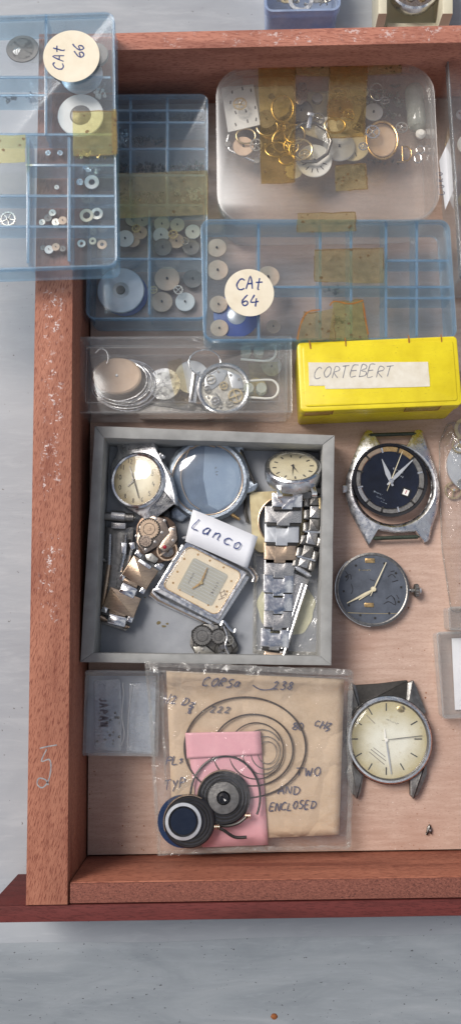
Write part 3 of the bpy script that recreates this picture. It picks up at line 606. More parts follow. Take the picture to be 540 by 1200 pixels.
def plate(label, f, pts, z, mat, name, cat, th=.05, group=None, r=.05, extra=None, tx=0, ty=0):
    cx = sum(p[0] for p in pts)/len(pts); cy = sum(p[1] for p in pts)/len(pts); p = f.M @ f.L(cx, cy, z); q = px_of(p)
    g = Frame(name, q[0], q[1], p.z, 0, tx, ty, label=label, cat=cat, group=group); mb = MB(); mb.slab(rpoly(g.P(pts, th), r, 4), 0, th, th*.3); mb.build('plate', M[mat], g)
    if extra: extra(g, th)
    return g
def sqmarks(g, th):
    mb = MB()
    for (x, y) in ((272, 108), (284, 104), (294, 106), (270, 120), (276, 132), (288, 130), (299, 126), (276, 146), (290, 142), (300, 140)):
        p = g.L(x, y, th); mb.box(p.x, p.y, th+.001, .05, .14, th+.008, 0, random.uniform(-10, 20))
    mb.build('hour_markers', M['dark'], g)
plate('square off white watch dial standing at the left end of the round cornered box', RB, [(259, 103), (296, 94), (305, 146), (267, 155)], 1.0, 'white', 'square_dial', 'watch dial', extra=sqmarks, ty=-6)
plate('pale pointed oval dial plate between the two amber tapes', RB, [(352, 155), (357, 110), (372, 88), (387, 92), (392, 120), (388, 168)], .5, 'cream', 'dial_plate', 'watch dial', r=.3)
plate('yellowed dial plate under the right hand amber tape', RB, [(382, 92), (420, 92), (424, 130), (412, 156), (384, 158)], .55, 'cream', 'dial_plate', 'watch dial', r=.3)
plate('pinkish bridge piece left of the dial with the amber tape', RB, [(345, 118), (352, 90), (358, 94), (361, 116), (350, 124)], 1.1, 'copper', 'movement_bridge', 'watch part', r=.2)
disc('round dial with a dark centre under the left amber tape', RB, 318, 114, 30, .9, 'cream', hub='dark', hubr=.14, th=.05, name='round_dial', cat='watch dial')
disc('grey bezel ring around the dial under the left amber tape', RB, 314, 116, 33, .8, 'dsteel', ring=.92, th=.12, name='bezel_ring', cat='watch bezel')
def dotdial(label, x, y, r, z, m, spots):
    g = disc(label, RB, x, y, r, z, m, hole=1, name='round_dial', cat='watch dial', hubr=.12); mb = MB(); g.o.rotation_euler.z = 0
    rr = r*U(z)
    for k in range(spots): a = R(200+k*28); mb.box(rr*.62*math.cos(a), rr*.62*math.sin(a), .052, rr*.25, rr*.05, .058, 0, math.degrees(a))
    if spots: mb.build('hour_markers', M['dark'], g)
dotdial('white round dial with dark ticks at the front of the pile of dials', 368, 189, 22, 1.0, 'white', 6)
dotdial('pearly white disc between the ticked dial and the cream dial', 397, 172, 20, .8, 'silverdisc', 0)
dotdial('cream round dial with a few ticks at the right of the pile', 413, 171, 21, .65, 'cream', 4)
def ringthing(label, px, py, r, z, mat, wire=.03, ex=1, name='brass_ring', cat='ring', group=None, poly=0, tx=0, f=None, arc_=360):
    f = f or RB; p = f.M @ f.L(px, py, z); q = px_of(p); g = Frame(name, q[0], q[1], p.z, 0, tx, 0, label=label, cat=cat, group=group); rr = r*U(p.z); n = poly or 40
    pts = [(rr*ex*math.cos(R(arc_)*k/n), rr*math.sin(R(arc_)*k/n), wire) for k in range(n if arc_ == 360 else n+1)]; mb = MB(); mb.tube(pts, wire, 8, arc_ == 360); mb.build('ring', M[mat], g); return g
ringthing('dark ten sided case ring over the white ticked dial', 362, 168, 27, 1.2, 'dsteel', .07, poly=10, name='case_ring', cat='watch bezel')
disc('clear glass inside the dark case ring', RB, 362, 166, 24, 1.15, 'glass', name='watch_glass', cat='watch glass')
for (x, y, r, ex, l) in ((313, 150, 12, 1.1, 'brass ring just below the square dial'), (330, 166, 13, .9, 'brass ring at the lower middle of the pile'), (345, 158, 15, .85, 'largest brass ring left of the dark case ring'), (324, 176, 11, 1.3, 'flattened brass ring at the front of the pile'), (341, 172, 9, 1.0, 'smallest brass ring beside the case ring'), (288, 160, 10, 1.2, 'dull brass ring behind the steel bracket')):
    ringthing(l, x, y, r, .9+random.random()*.4, 'brass', .035, ex, group='brass rings in the round cornered box', tx=random.uniform(-20, 20))
ringthing('heavy brass ring lying under the left amber tape by the dial', 318, 150, 16, .6, 'gold', .08)
def bracket():
    g = Frame('steel_bracket', 288, 168, .6, label='open steel frame with angled ends below the square white dial', cat='watch case'); mb = MB()
    mb.tube([g.L(a, b, .1)[:] for a, b in ((270, 152), (266, 167), (269, 176), (300, 190), (306, 176))], .06, 8); mb.build('frame_bar', M['steel'], g)
    mb = MB()
    for a, b in ((267, 170), (301, 189)): p = g.L(a, b, .1); mb = MB(); mb.lathe([(0, .03), (.12, .03), (.12, .18), (0, .18)], 14, p.x, p.y); mb.build('end_post', M['dsteel'], g)
bracket()
disc('dark bead with a steel stem at the back centre of the round cornered box', RB, 371, 117, 7, 1.2, 'dsteel', th=.15, name='crown_bead', cat='watch crown')
g = Frame('steel_pin', 362, 146, 1.6, 80, label='small bright steel stem standing above the dark case ring', cat='watch part'); mb = MB(); mb.box(0, 0, 0, .5, .16, .16, .02); mb.build('shaft', M['steel'], g); mb = MB(); mb.box(.33, 0, -.02, .14, .26, .2, .03); mb.build('cap', M['worn'], g)
disc('oval gilt rimmed watch glass right of the dials', RB, 447, 165, 24, .9, 'glass', ex=.8, name='oval_glass', cat='watch glass'); ringthing('oval gilt rim round the oval watch glass', 447, 165, 25, .95, 'gold', .05, .78, name='oval_ring', cat='watch bezel')
disc('pale underside disc inside the oval gilt rim', RB, 447, 165, 22, .8, 'tan', ex=.8, name='metal_disc', cat='watch case')
gear('bright four spoked wheel lying on the oval glass', RB, 436, 155, 9.5, 1.15, 'steel', 18, 4)
for (x, y, r, m, l) in ((443, 104, 10, 'nickel', 'nickel gear at the back right of the round cornered box'), (432, 101, 8, 'steel', 'steel gear behind the nickel gear by the tape edge'), (420, 118, 9, 'nickel', 'dull gear beside the right hand amber tape'), (462, 96, 9, 'greydisc', 'grey gear leaning near the vial'), (450, 118, 7, 'steel', 'small steel gear in front of the nickel gear'), (272, 104, 11, 'nickel', 'nickel gear behind the square white dial')):
    gear(l, RB, x, y, r, .5+random.random()*.4, m, 22, 5, tx=random.uniform(-25, 25), group='loose gears in the round cornered box')
ringthing('thin steel hairspring loop at the back right', 441, 108, 12, 1.1, 'steel', .02, .7, name='hairspring_loop', cat='spring'); 
g = Frame('steel_rod', 450, 90, 1.0, 18, label='thin steel rod across the back right gears', cat='rod'); mb = MB(); mb.tube([(-.7, 0, 0), (.7, 0, .05)], .03, 8); mb.build('rod', M['steel'], g)
scatter('heap of tiny steel watch parts beside the clear vial', RB, (425, 108, 470, 140), .3, 60, 'nickel', .09, name='steel_bits')
scatter('dark grit of tiny screws below the amber tape', RB, (305, 140, 350, 185), .2, 60, 'brass', .08, name='brass_bits')
scatter('crumbs of tiny parts around the oval glass', RB, (430, 185, 470, 192), .15, 14, 'dsteel', .08, name='steel_bits')
for (x, y, r, m, l) in ((281, 122, 9, 'brass', 'brass gear lying on the square white dial'), (300, 170, 8, 'nickel', 'nickel gear between the steel bracket and the amber tape'), (334, 150, 9, 'brass', 'brass gear among the rings under the left tape'), (357, 182, 8, 'brass', 'brass gear at the lower left of the dark case ring'), (396, 110, 11, 'brass', 'largest brass gear under the right hand amber tape'), (408, 135, 8, 'brass', 'small brass gear low under the right hand amber tape'), (372, 140, 9, 'greydisc', 'dark gear on the pale pointed plate'), (418, 150, 7, 'dsteel', 'dark steel gear at the foot of the right hand tape'), (470, 150, 8, 'nickel', 'nickel gear between the oval glass and the vial'), (425, 172, 6, 'steel', 'small bright gear touching the oval gilt rim')):
    gear(l, RB, x, y, r, 1.0+random.random()*.5, m, 22, 5, tx=random.uniform(-20, 20), group='loose gears on top of the pile in the round cornered box')
for (x, y, r, m, l) in ((398, 128, 17, 'gold', 'yellow round dial under the right hand amber tape'), (302, 128, 13, 'white', 'white disc partly under the left amber tape edge'), (437, 132, 12, 'silverdisc', 'silvery disc behind the oval gilt rim'), (285, 172, 13, 'tan', 'tan disc inside the open steel bracket')):
    disc(l, RB, x, y, r, .8, m, hole=1)
for (x, y, r, ex, l) in ((331, 128, 17, .8, 'upright brass ring under the middle of the left amber tape'), (352, 176, 13, 1.1, 'brass ring at the front of the dark case ring'), (336, 188, 8, 1.2, 'small brass ring lowest of the pile'), (392, 148, 10, 1.3, 'brass ring crossing the foot of the right hand tape')):
    ringthing(l, x, y, r, 1.3, 'brass', .045, ex, group='brass rings on top of the pile in the round cornered box', tx=random.uniform(-20, 20))
for (x, y, r, z, m, l) in ((334, 118, 24, .55, 'tan', 'large tan dial blank deep under the left amber tape'), (352, 130, 15, .9, 'greydisc', 'dark grey movement disc between the two amber tapes'), (384, 152, 17, .75, 'white', 'white dial beside the foot of the right hand tape'), (344, 200, 11, .5, 'cream', 'cream disc at the front edge of the pile'), (312, 140, 12, 1.0, 'greydisc', 'dark disc in the middle of the left amber tape'), (420, 105, 13, .6, 'cream', 'cream disc at the back under the right hand tape'), (402, 146, 9, 1.0, 'silverdisc', 'small silvery disc on the edge of the right hand tape')):
    disc(l, RB, x, y, r, z, m, hole=1, name='round_dial', cat='watch dial', hubr=.14, tx=random.uniform(-8, 8), ty=random.uniform(-8, 8))
def vial():
    g = Frame('parts_vial', 486, 126, .75, 2, label='milky glass vial lying at the right end of the round cornered box', cat='vial'); mb = MB(); n = 14; rings = []
    for k in range(n+1):
        t = k/n; y = -1.0+2.0*t; e = min(1, math.sqrt(max(0, 1-((abs(y)-.66)/.34)**2)) if abs(y) > .66 else 1); rings.append([(.36*max(e, .05)*math.cos(2*PI*i/20), y, .36*max(e, .05)*math.sin(2*PI*i/20)) for i in range(20)])
    mb.loft(rings); mb.build('glass_tube', M['pill'], g)
    mb = MB(); mb.lathe([(0, -.05), (.17, -.03), (.2, .1), (.12, .2), (0, .22)], 18, .1, -1.18); mb.build('stopper', M['white'], g)
vial()
g = Frame('d_buckle', 474, 180, .5, 0, label='small gilt buckle shaped like a D near the vial', cat='buckle'); mb = MB(); mb.tube([(-.1, -.3, 0), (-.1, .3, 0), (.1, .3, 0), (.25, .12, 0), (.25, -.12, 0), (.1, -.3, 0)], .035, 8, True); mb.build('buckle_frame', M['gold'], g); mb = MB(); mb.tube([(-.35, -.33, 0), (.0, -.36, .02)], .04, 8); mb.build('prong', M['rosegold'], g)
ringthing('upper of two tiny steel loops below the vial', 492, 176, 5, .5, 'steel', .03, group='steel loops'); ringthing('lower of two tiny steel loops below the vial', 489, 186, 6, .5, 'steel', .03, .7, group='steel loops')
# ------------------------------------------------------------------ clear oblong box of movements
c, w_, h_, rz = rect_from([(87, 394), (343, 393), (341, 483), (85, 484)], 1.9)
LB = frame_at('oblong_box', c, .02, rz, label='clear oblong lidded box of movements in front of the blue boxes', cat='plastic box'); Hl = 1.88
mb = MB(); o, i = wallring(w_-.25, h_-.2, .08, .09); mb.slab(o, 0, .08); mb.ringslab(o, i, .085, Hl-.7); mb.build('tray', M['lidwall'], LB)
mb = MB(); o, i = wallring(w_, h_, .06, .08); mb.slab(o, Hl-.07, Hl, .03); lid = mb.build('lid', M['lid'], LB)
mb = MB(); mb.ringslab(o, i, Hl-.95, Hl-.075); mb.build('lid_skirt', M['lidwall'], lid)
mb = MB(); mb.ringslab(rrect(w_-.9, h_-.8, .05), rrect(w_-.96, h_-.86, .05), Hl-.085, Hl-.073); mb.build('moulded_line', M['lidwall'], lid)
# ------------------------------------------------------------------ yellow box
c, w_, h_, rz = rect_from([(348, 401), (535, 394), (541, 474), (352, 483)], 2.2)
YB = frame_at('yellow_box', c, .02, rz, label='bright yellow plastic box with a pencilled paper strip on its lid', cat='box'); Hy = 2.18
mb = MB(); mb.slab(rrect(w_-.1, h_-.1, .12), 0, Hy-.62, .03); mb.build('box_body', M['yellow'], YB)
mb = MB(); mb.slab(rrect(w_, h_, .16), Hy-.60, Hy, .05); lid = mb.build('lid', M['yellow'], YB)
mb = MB(); ro = rrect(w_-.34, h_-.34, .1); mb.slab(ro, Hy-.001, Hy+.035, .02); mb.build('raised_panel', M['yellow'], lid)
st = patch(YB, [(361, 425), (501, 424), (503, 453), (381, 456), (380, 452), (362, 452)], Hy+.04, 'olabel', 'paper_strip', .012, wob=.008)
write(YB, 'CORTEBERT', 367, 443, Hy+.056, 1, 13.5, 1.05, M['pencil'], parent=st, gap=.24, sx=1.0, slant=.25)
mb = MB()
for pl in ([(362, 399), (364, 409)], [(404, 396), (405, 406)], [(478, 393), (479, 402)], [(516, 392), (517, 401)]): mb.ribbon([YB.L(a, b, Hy+.04)[:] for a, b in pl], .05)
mb.build('crack', M['grime'], YB)
fz = -h_/2-.012   # marks on the front face of the lid
def front_patch(x0, x1, z0, z1, m, nm):
    mb = MB(); P = [(x0+(x1-x0)*k/6+random.uniform(-.02, .02), z0+random.uniform(0, .04)) for k in range(7)]+[(x1-(x1-x0)*k/6, z1-random.uniform(0, .04)) for k in range(7)]
    mb.loft([[(a, fz, b) for a, b in P], [(a, fz+.006, b) for a, b in P]]); mb.build(nm, M[m], YB)
front_patch(-w_/2+.15, -w_/2+1.15, Hy-.52, Hy-.08, 'tape', 'tape'); front_patch(.9, 2.1, Hy-.54, Hy-.07, 'tape3', 'tape')
for x0, x1, z0, z1 in ((-w_/2+1.15, -w_/2+1.18, Hy-.55, Hy+.02), (.88, .9, Hy-.55, Hy+.02), (2.1, 2.14, Hy-.55, Hy+.02), (.9, 2.1, Hy-.57, Hy-.53), (-w_/2+.1, -w_/2+1.1, Hy-.58, Hy-.53)): mb = MB(); mb.box((x0+x1)/2, fz-.004, z0, x1-x0, .01, z1); mb.build('grime_line', M['grime'], YB)
# ------------------------------------------------------------------ grey card tray
zt = 1.6
TO = [(111, 499), (392, 510), (388, 780), (94, 776)]; TI = [(122, 513), (378, 521), (375, 769), (110, 765)]
GT = Frame('card_tray', 250, 640, .01, 0, label='grey cardboard tray of wristwatches in the middle of the drawer', cat='tray')
def quadwall(i, j, e=0, name='tray_wall'):
    mb = MB(); a, b, c_, d_ = [at(*TO[i], zt), at(*TO[j], zt), at(*TI[j], zt), at(*TI[i], zt)]
    P = [(GT.I @ v).xy[:] for v in (a, b, c_, d_)]; n = 14; out = []
    def edge(p, q, wob): return [(p[0]+(q[0]-p[0])*k/n+random.uniform(-wob, wob), p[1]+(q[1]-p[1])*k/n+random.uniform(-wob, wob)) for k in range(n)]
    out = edge(P[0], P[1], .006)+[P[1]]+edge(P[2], P[3], .006)+[P[3]]
    mb.slab(out, .0, zt-.01-e, .03); mb.build(name, M['card'], GT)
quadwall(0, 1); quadwall(1, 2, .003); quadwall(2, 3, .001); quadwall(3, 0, .005)
mb = MB(); mb.slab([(GT.I @ at(x, y, zt)).xy[:] for x, y in ((116, 506), (385, 515), (382, 775), (102, 771))], .02, .12); mb.build('tray_floor', M['cardfloor'], GT)
mb = MB()
for (x, y, r) in ((186, 730, 2.6), (192, 734, 2.2), (196, 731, 1.6), (170, 700, 1)):
    p = GT.L(x, y, .12); mb.slab([(p.x+r*U()*math.cos(a)*random.uniform(.7, 1.5), p.y+r*U()*math.sin(a)*random.uniform(.5, 1)) for a in [k*PI/5 for k in range(10)]], .118, .126)
mb.build('brown_stain', pm('stain', (.19, .15, .07), .8), GT)
# ------------------------------------------------------------------ watch pieces
def hand(f, name, x0, y0, x1, y1, z, w0, w1, mat, tail=0, parent=None, mid=.3):
    a, b = f.L(x0, y0, z), f.L(x1, y1, z); d = (b-a); L_ = d.length; d.normalize(); n = Vector((-d.y, d.x, 0)); u = U()
    pts = [a-d*tail*u-n*w0*.4*u, a+d*L_*mid-n*w0*u/1, b-n*w1*u, b+n*w1*u, a+d*L_*mid+n*w0*u, a-d*tail*u+n*w0*.4*u]
    mb = MB(); mb.slab([p.xy[:] for p in pts], z, z+.012); return mb.build(name, M[mat], parent or f)
def marks(f, cx, cy, r0, r1, angs, z, wd, mat, name='hour_markers', th=.012, ex=1, rot=0):
    """bars between radii r0..r1 (photo px) around photo point; angs in degrees clockwise from image up"""
    mb = MB()
    for a in angs:
        q = R(a+rot); p0 = f.L(cx+r0*math.sin(q), cy-r0*math.cos(q), z); p1 = f.L(cx+r1*math.sin(q), cy-r1*math.cos(q), z); d = p1-p0; c = (p0+p1)/2
        mb = MB(); mb.box(c.x, c.y, z, d.length, wd*U(), z+th, 0, math.degrees(math.atan2(d.y, d.x))); mb.build('hour_marker', M[mat], f)
def scribble(f, x, y, ang, n, h, wd, mat, z, name='dial_print', sx=1.0, parent=None):
    """row of small letter like marks, as the worn print on a dial reads in the photo"""
    mb = MB(); c, s_ = math.cos(R(ang)), math.sin(R(ang)); rnd = random.Random(int(x*7+y))
    for k in range(n):
        for _ in range(2):
            q = [((k+rnd.random()*.6)*h*.8*sx, rnd.random()*h) for _ in range(3)]
            mb.ribbon([f.L(x+a*c-b*s_, y-(a*s_+b*c), z)[:] for a, b in q], wd*U())
    return mb.build(name, M[mat], parent or f)
def crown(f, px, py, z, r, ln, ang, mat='steel', parent=None, name='crown'):
    """fluted crown with its stem pointing along local direction ang"""
    p = f.L(px, py, z); n = 32; Mx = Matrix.Translation(p) @ Matrix.Rotation(R(ang), 4, 'Z') @ Matrix.Rotation(PI/2, 4, 'Y')
    mb = MB(); rings = []
    for zz, k in ((-ln/2, .85), (-ln/2+.03, 1), (ln/2-.03, 1), (ln/2, .8)):
        rings.append([((r*k*(1 if i % 2 else .9))*math.cos(2*PI*i/n), (r*k*(1 if i % 2 else .9))*math.sin(2*PI*i/n), zz) for i in range(n)])
    mb.loft(rings, M=Mx); o = mb.build(name, M[mat], parent or f)
    mb = MB(); mb.lathe([(r*.35, -ln*1.3), (r*.35, -ln*.45)], 12, M=Mx); mb.build('stem', M[mat], o); return o
def bar(f, x0, y0, x1, y1, z, r, mat, name='spring_bar', parent=None, tips=True):
    a, b = f.L(x0, y0, z), f.L(x1, y1, z); mb = MB(); d = (b-a).normalized()
    path = [a, a+d*.06, a+d*.07, b-d*.07, b-d*.06, b] if tips else [a, b]; rr = [r*.5, r*.5, r, r, r*.5, r*.5] if tips else r
    mb.tube([p[:] for p in path], rr, 12); return mb.build(name, M[mat], parent or f)
def body(f, pts, z0, z1, mat, name='case', r=.05, b=.05, parent=None):
    mb = MB(); mb.slab(rpoly(f.P(pts, z1), r, 5), z0, z1, b); return mb.build(name, M[mat], parent or f)
# ------------------------------------------------------------------ black dial watch head
def black_watch():
    f = Frame('wristwatch', 459, 566, .01, 0, label='steel watch head without strap, navy black dial knocked off centre with gilt rim', cat='watch')
    h = .42; oc = f.L(460.5, 569, h); ou = [(427, 505), (430, 502), (437, 505), (438, 523)]
    out = [(430, 502), (438, 504), (440, 521), (452, 519), (466, 519), (478, 521), (487, 523), (487, 503), (495, 501), (503, 527), (512, 553), (516, 575), (513, 598), (506, 620), (504, 633), (496, 636), (493, 622), (480, 623), (462, 624), (444, 621), (436, 619), (437, 634), (432, 639), (423, 622), (411, 600), (405, 580), (406, 558), (414, 535), (423, 514)]
    P = f.P(out, h); # outer resampled radially so that outer and inner loops match
    def radial(P, c, n=120):
        o = []
        for k in range(n):
            a = 2*PI*k/n; d = Vector((math.cos(a), math.sin(a))); best = None
            for i in range(len(P)):
                p, q = Vector(P[i])-c, Vector(P[(i+1) % len(P)])-c; e = q-p; den = d.x*e.y-d.y*e.x
                if abs(den) < 1e-9: continue
                t = (p.x*e.y-p.y*e.x)/den; s_ = (p.x*d.y-p.y*d.x)/den
                if t > 0 and -1e-6 <= s_ <= 1+1e-6: best = t if best is None else max(best, t)
            o.append(tuple(c+d*(best or 1)))
        return o
    c2 = Vector((oc.x, oc.y)); PO = radial(P, c2); rin = 47*U(h)
    cir = [tuple(c2+Vector((math.cos(2*PI*k/120), math.sin(2*PI*k/120)))*rin) for k in range(120)]
    cir2 = [tuple(c2+Vector((math.cos(2*PI*k/120), math.sin(2*PI*k/120)))*(rin+.10)) for k in range(120)]
    cir3 = [tuple(c2+Vector((math.cos(2*PI*k/120), math.sin(2*PI*k/120)))*(rin+.02)) for k in range(120)]
    mb = MB(); n = 120
    def lay(o, z): return [(x, y, z) for x, y in o]
    sm = [tuple(Vector(p).lerp(c2, .035)) for p in PO]; lugdrop = lambda o, z0: [(x, y, z0-.16*max(0, (Vector((x, y))-c2).length-1.5)) for x, y in o]
    mb.loft([lay(sm, .03), lugdrop(PO, .22), lugdrop(PO, h-.06), lugdrop(sm, h), lay(cir2, h+.02), lay(cir3, h-.03), lay(cir, h-.07), lay(cir, .05)], cap0=False, cap1=False); mb.build('case', M['worn'], f)
    mb = MB(); R2 = rin-.005; mb.lathe([(R2, h-.16), (R2-.04, h-.19), (R2-.05, h-.26), (R2, h-.26), (R2, h-.16)], 96, oc.x, oc.y); mb.build('inner_bezel', M['steel'], f)
    dz = h-.03; dc = f.L(456.5, 562.5, dz); dr_ = 44.3*U(dz)
    mb = MB(); mb.lathe([(dr_, dz-.12), (dr_, dz+.05), (dr_-.10, dz+.06), (dr_-.13, dz+.02), (dr_-.13, dz-.12), (dr_, dz-.12)], 96, dc.x, dc.y); mb.build('black_dial_ring', M['blackgloss'], f)
    mb = MB(); mb.lathe([(0, dz-.1), (dr_-.14, dz-.1), (dr_-.14, dz), (0, dz)], 96, dc.x, dc.y); dial = mb.build('dial', M['navy'], f)
    mb = MB(); rr = dr_-.135                                             # twelve faceted gilt segments; darker metals on the lower ones paint dark reflections
    for k in range(12):
        a0, a1 = 2*PI*(k+.06)/12+.22, 2*PI*(k+.94)/12+.22; v = []
        for a in [a0+(a1-a0)*j/6 for j in range(7)]: v.append((a,))
        inn = [(dc.x+(rr-.17)*math.cos(a[0]), dc.y+(rr-.17)*math.sin(a[0]), dz+.004) for a in v]; o2 = [(dc.x+rr*math.cos(a[0]), dc.y+rr*math.sin(a[0]), dz+.035) for a in v]; m2 = [(dc.x+(rr-.14)*math.cos(a[0]), dc.y+(rr-.14)*math.sin(a[0]), dz+.032) for a in v]
        mb.mat(M['gold'] if k in (1, 2) else M['rosegold'] if k in (3, 4) else M['brush'] if k == 6 else M['dsteel']); mb.loft([inn, m2, o2], cap0=False, cap1=False, closed=False)
    mb.build('chapter_ring', None, f)
    for k in range(12): mb = MB(); a = 2*PI*k/12+.22; mb.box(dc.x+(rr-.11)*math.cos(a), dc.y+(rr-.11)*math.sin(a), dz+.003, .2, .06, dz+.05, 0, math.degrees(a)); mb.build('hour_marker', M['dark'] if k % 3 else M['steel'], f)
    win = f.L(475, 577, dz); mb = MB(); mb.ringslab(rrect(.34, .34, .03, 3, win.x, win.y, -22), rrect(.25, .25, .02, 3, win.x, win.y, -22), dz+.001, dz+.03); mb.build('date_frame', M['blackgloss'], f)
    mb = MB(); mb.box(win.x, win.y, dz+.001, .22, .22, dz+.012, 0, -22); mb.build('date_wheel', M['white'], f)
    mb = MB(); mb.box(win.x, win.y, dz+.012, .03, .12, dz+.014, 0, -22); mb.box(win.x+.03, win.y+.06, dz+.012, .06, .02, dz+.014, 0, -22); mb.build('date_figure', M['ruby'], f)
    hand(f, 'hour_hand', 457.5, 564, 447, 538, dz+.05, 2.8, .3, 'silverdisc', 6, mid=.35); hand(f, 'minute_hand', 457.5, 564, 483, 539, dz+.07, 2.2, .5, 'silverdisc', 6, mid=.3)
    hand(f, 'second_hand', 455, 570, 471, 529, dz+.09, .5, .3, 'cream', 6); p = f.L(457.5, 564, dz); mb = MB(); mb.lathe([(0, dz+.02), (.1, dz+.02), (.09, dz+.12), (0, dz+.12)], 16, p.x, p.y); mb.build('hand_hub', M['steel'], f)
    scribble(f, 459, 550, -24, 6, 3.0, .55, 'silverdisc', dz+.003); scribble(f, 464, 557, -24, 5, 2.2, .45, 'silverdisc', dz+.003); scribble(f, 437, 576, -27, 8, 1.8, .4, 'bluesteel', dz+.003); scribble(f, 440, 582, -27, 8, 1.8, .4, 'bluesteel', dz+.003); scribble(f, 446, 588, -27, 6, 1.5, .35, 'bluesteel', dz+.003)
    bar(f, 431, 510, 487, 508, .3, .07, 'green'); bar(f, 436, 631, 491, 629, .3, .075, 'green')
    crown(f, 403, 573, .26, .15, .16, 180, 'worn')
black_watch()
# ------------------------------------------------------------------ slate dial on a bare movement
def slate():
    f = Frame('watch_movement', 436, 690, .01, 0, label='bare round movement with a scuffed slate grey dial and pale hands', cat='watch movement'); h = .34; c = f.L(436, 690.5, h); r = 43*U(h)
    mb = MB(); mb.lathe([(0, 0), (r*.93, 0), (r*.95, .1), (r*.95, h-.1), (0, h-.1)], 64, c.x, c.y); mb.build('movement_body', M['nickel'], f)
    mb = MB(); mb.lathe([(r*.99, h-.12), (r, h-.08), (r, h-.02), (r-.07, h), (r-.11, h-.02), (r-.12, h-.12), (r*.99, h-.12)], 96, c.x, c.y); mb.build('dial_rim', M['dsteel'], f)
    mb = MB(); mb.lathe([(0, h-.09), (r-.10, h-.09), (r-.10, h-.03), (r-.2, h-.02), (0, h-.02)], 96, c.x, c.y); mb.build('dial', M['slate'], f); z = h-.019
    for k in range(12):
        a = R(k*30+3); x, y = c.x+(r-.3)*math.cos(a), c.y+(r-.3)*math.sin(a); mb = MB(); mb.box(x, y, z, .075, .075, z+.012, 0, math.degrees(a)); mb.build('hour_marker', M['dark'], f)
    mb = MB(); mb.tube([(p.x, p.y, h+.0) for p in (Vector(q) for q in arc(r+.015, 130, 265, 30, c.x, c.y))], .018, 6); mb.build('bright_edge', M['steel'], f)
    for (x, y, w_, h_) in ((433, 657, .36, .17), (432, 709, .34, .16)):
        p = f.L(x, y, z); mb = MB(); mb.slab(rrect(w_, h_, .03, 3, p.x, p.y, -2), z, z+.02, .006); mb.build('gilt_plaque', M['gold'], f)
    scribble(f, 420, 669, 0, 9, 2.0, .5, 'brass', z+.002)
    mb = MB()
    for pl in ([(404, 669), (408, 676), (405, 681)], [(404, 676), (410, 673), (411, 679)], [(411, 684), (413, 691), (411, 696)], [(433, 679), (439, 681)], [(454, 676), (459, 673), (463, 677)], [(459, 682), (466, 680)], [(452, 702), (458, 698), (462, 703)], [(449, 708), (455, 705), (463, 709), (461, 700)], [(457, 670), (462, 669)], [(464, 697), (467, 702)]): mb.ribbon([f.L(a, b, z+.003)[:] for a, b in smooth(pl, 3)], .9*U())
    mb.build('scratch_mark', M['black'], f)
    mb = MB(); mb.ribbon([f.L(a, b, z+.003)[:] for a, b in ((407, 718), (436, 719), (465, 719))], .02); mb.build('dial_seam', M['brass'], f)
    hand(f, 'minute_hand', 437, 691, 406, 707, z+.06, 1.5, .4, 'cream', 3); hand(f, 'hour_hand', 437, 691, 420, 703, z+.04, 1.4, .5, 'cream', 2); hand(f, 'second_hand', 437, 691, 452, 659, z+.08, .8, .4, 'cream', 8)
    p = f.L(437, 690.5, z); mb = MB(); mb.lathe([(0, z), (.1, z), (.085, z+.11), (0, z+.12)], 20, p.x, p.y); mb.build('hand_hub', M['cream'], f)
    cr = crown(f, 487.5, 692, .26, .25, .17, 0, 'dsteel'); mb = MB(); p = f.L(484, 692, .22); q = f.L(477, 691, .22); mb.tube([q[:], p[:]], .045, 8); mb.build('winding_stem', M['steel'], f)
    p = f.L(491.5, 692, .22); mb = MB(); mb.lathe([(0, -.05), (.12, -.05), (.12, .03), (0, .05)], 20, M=Matrix.Translation(p) @ Matrix.Rotation(PI/2, 4, 'Y')); mb.build('crown_cap', M['worn'], cr)
slate()
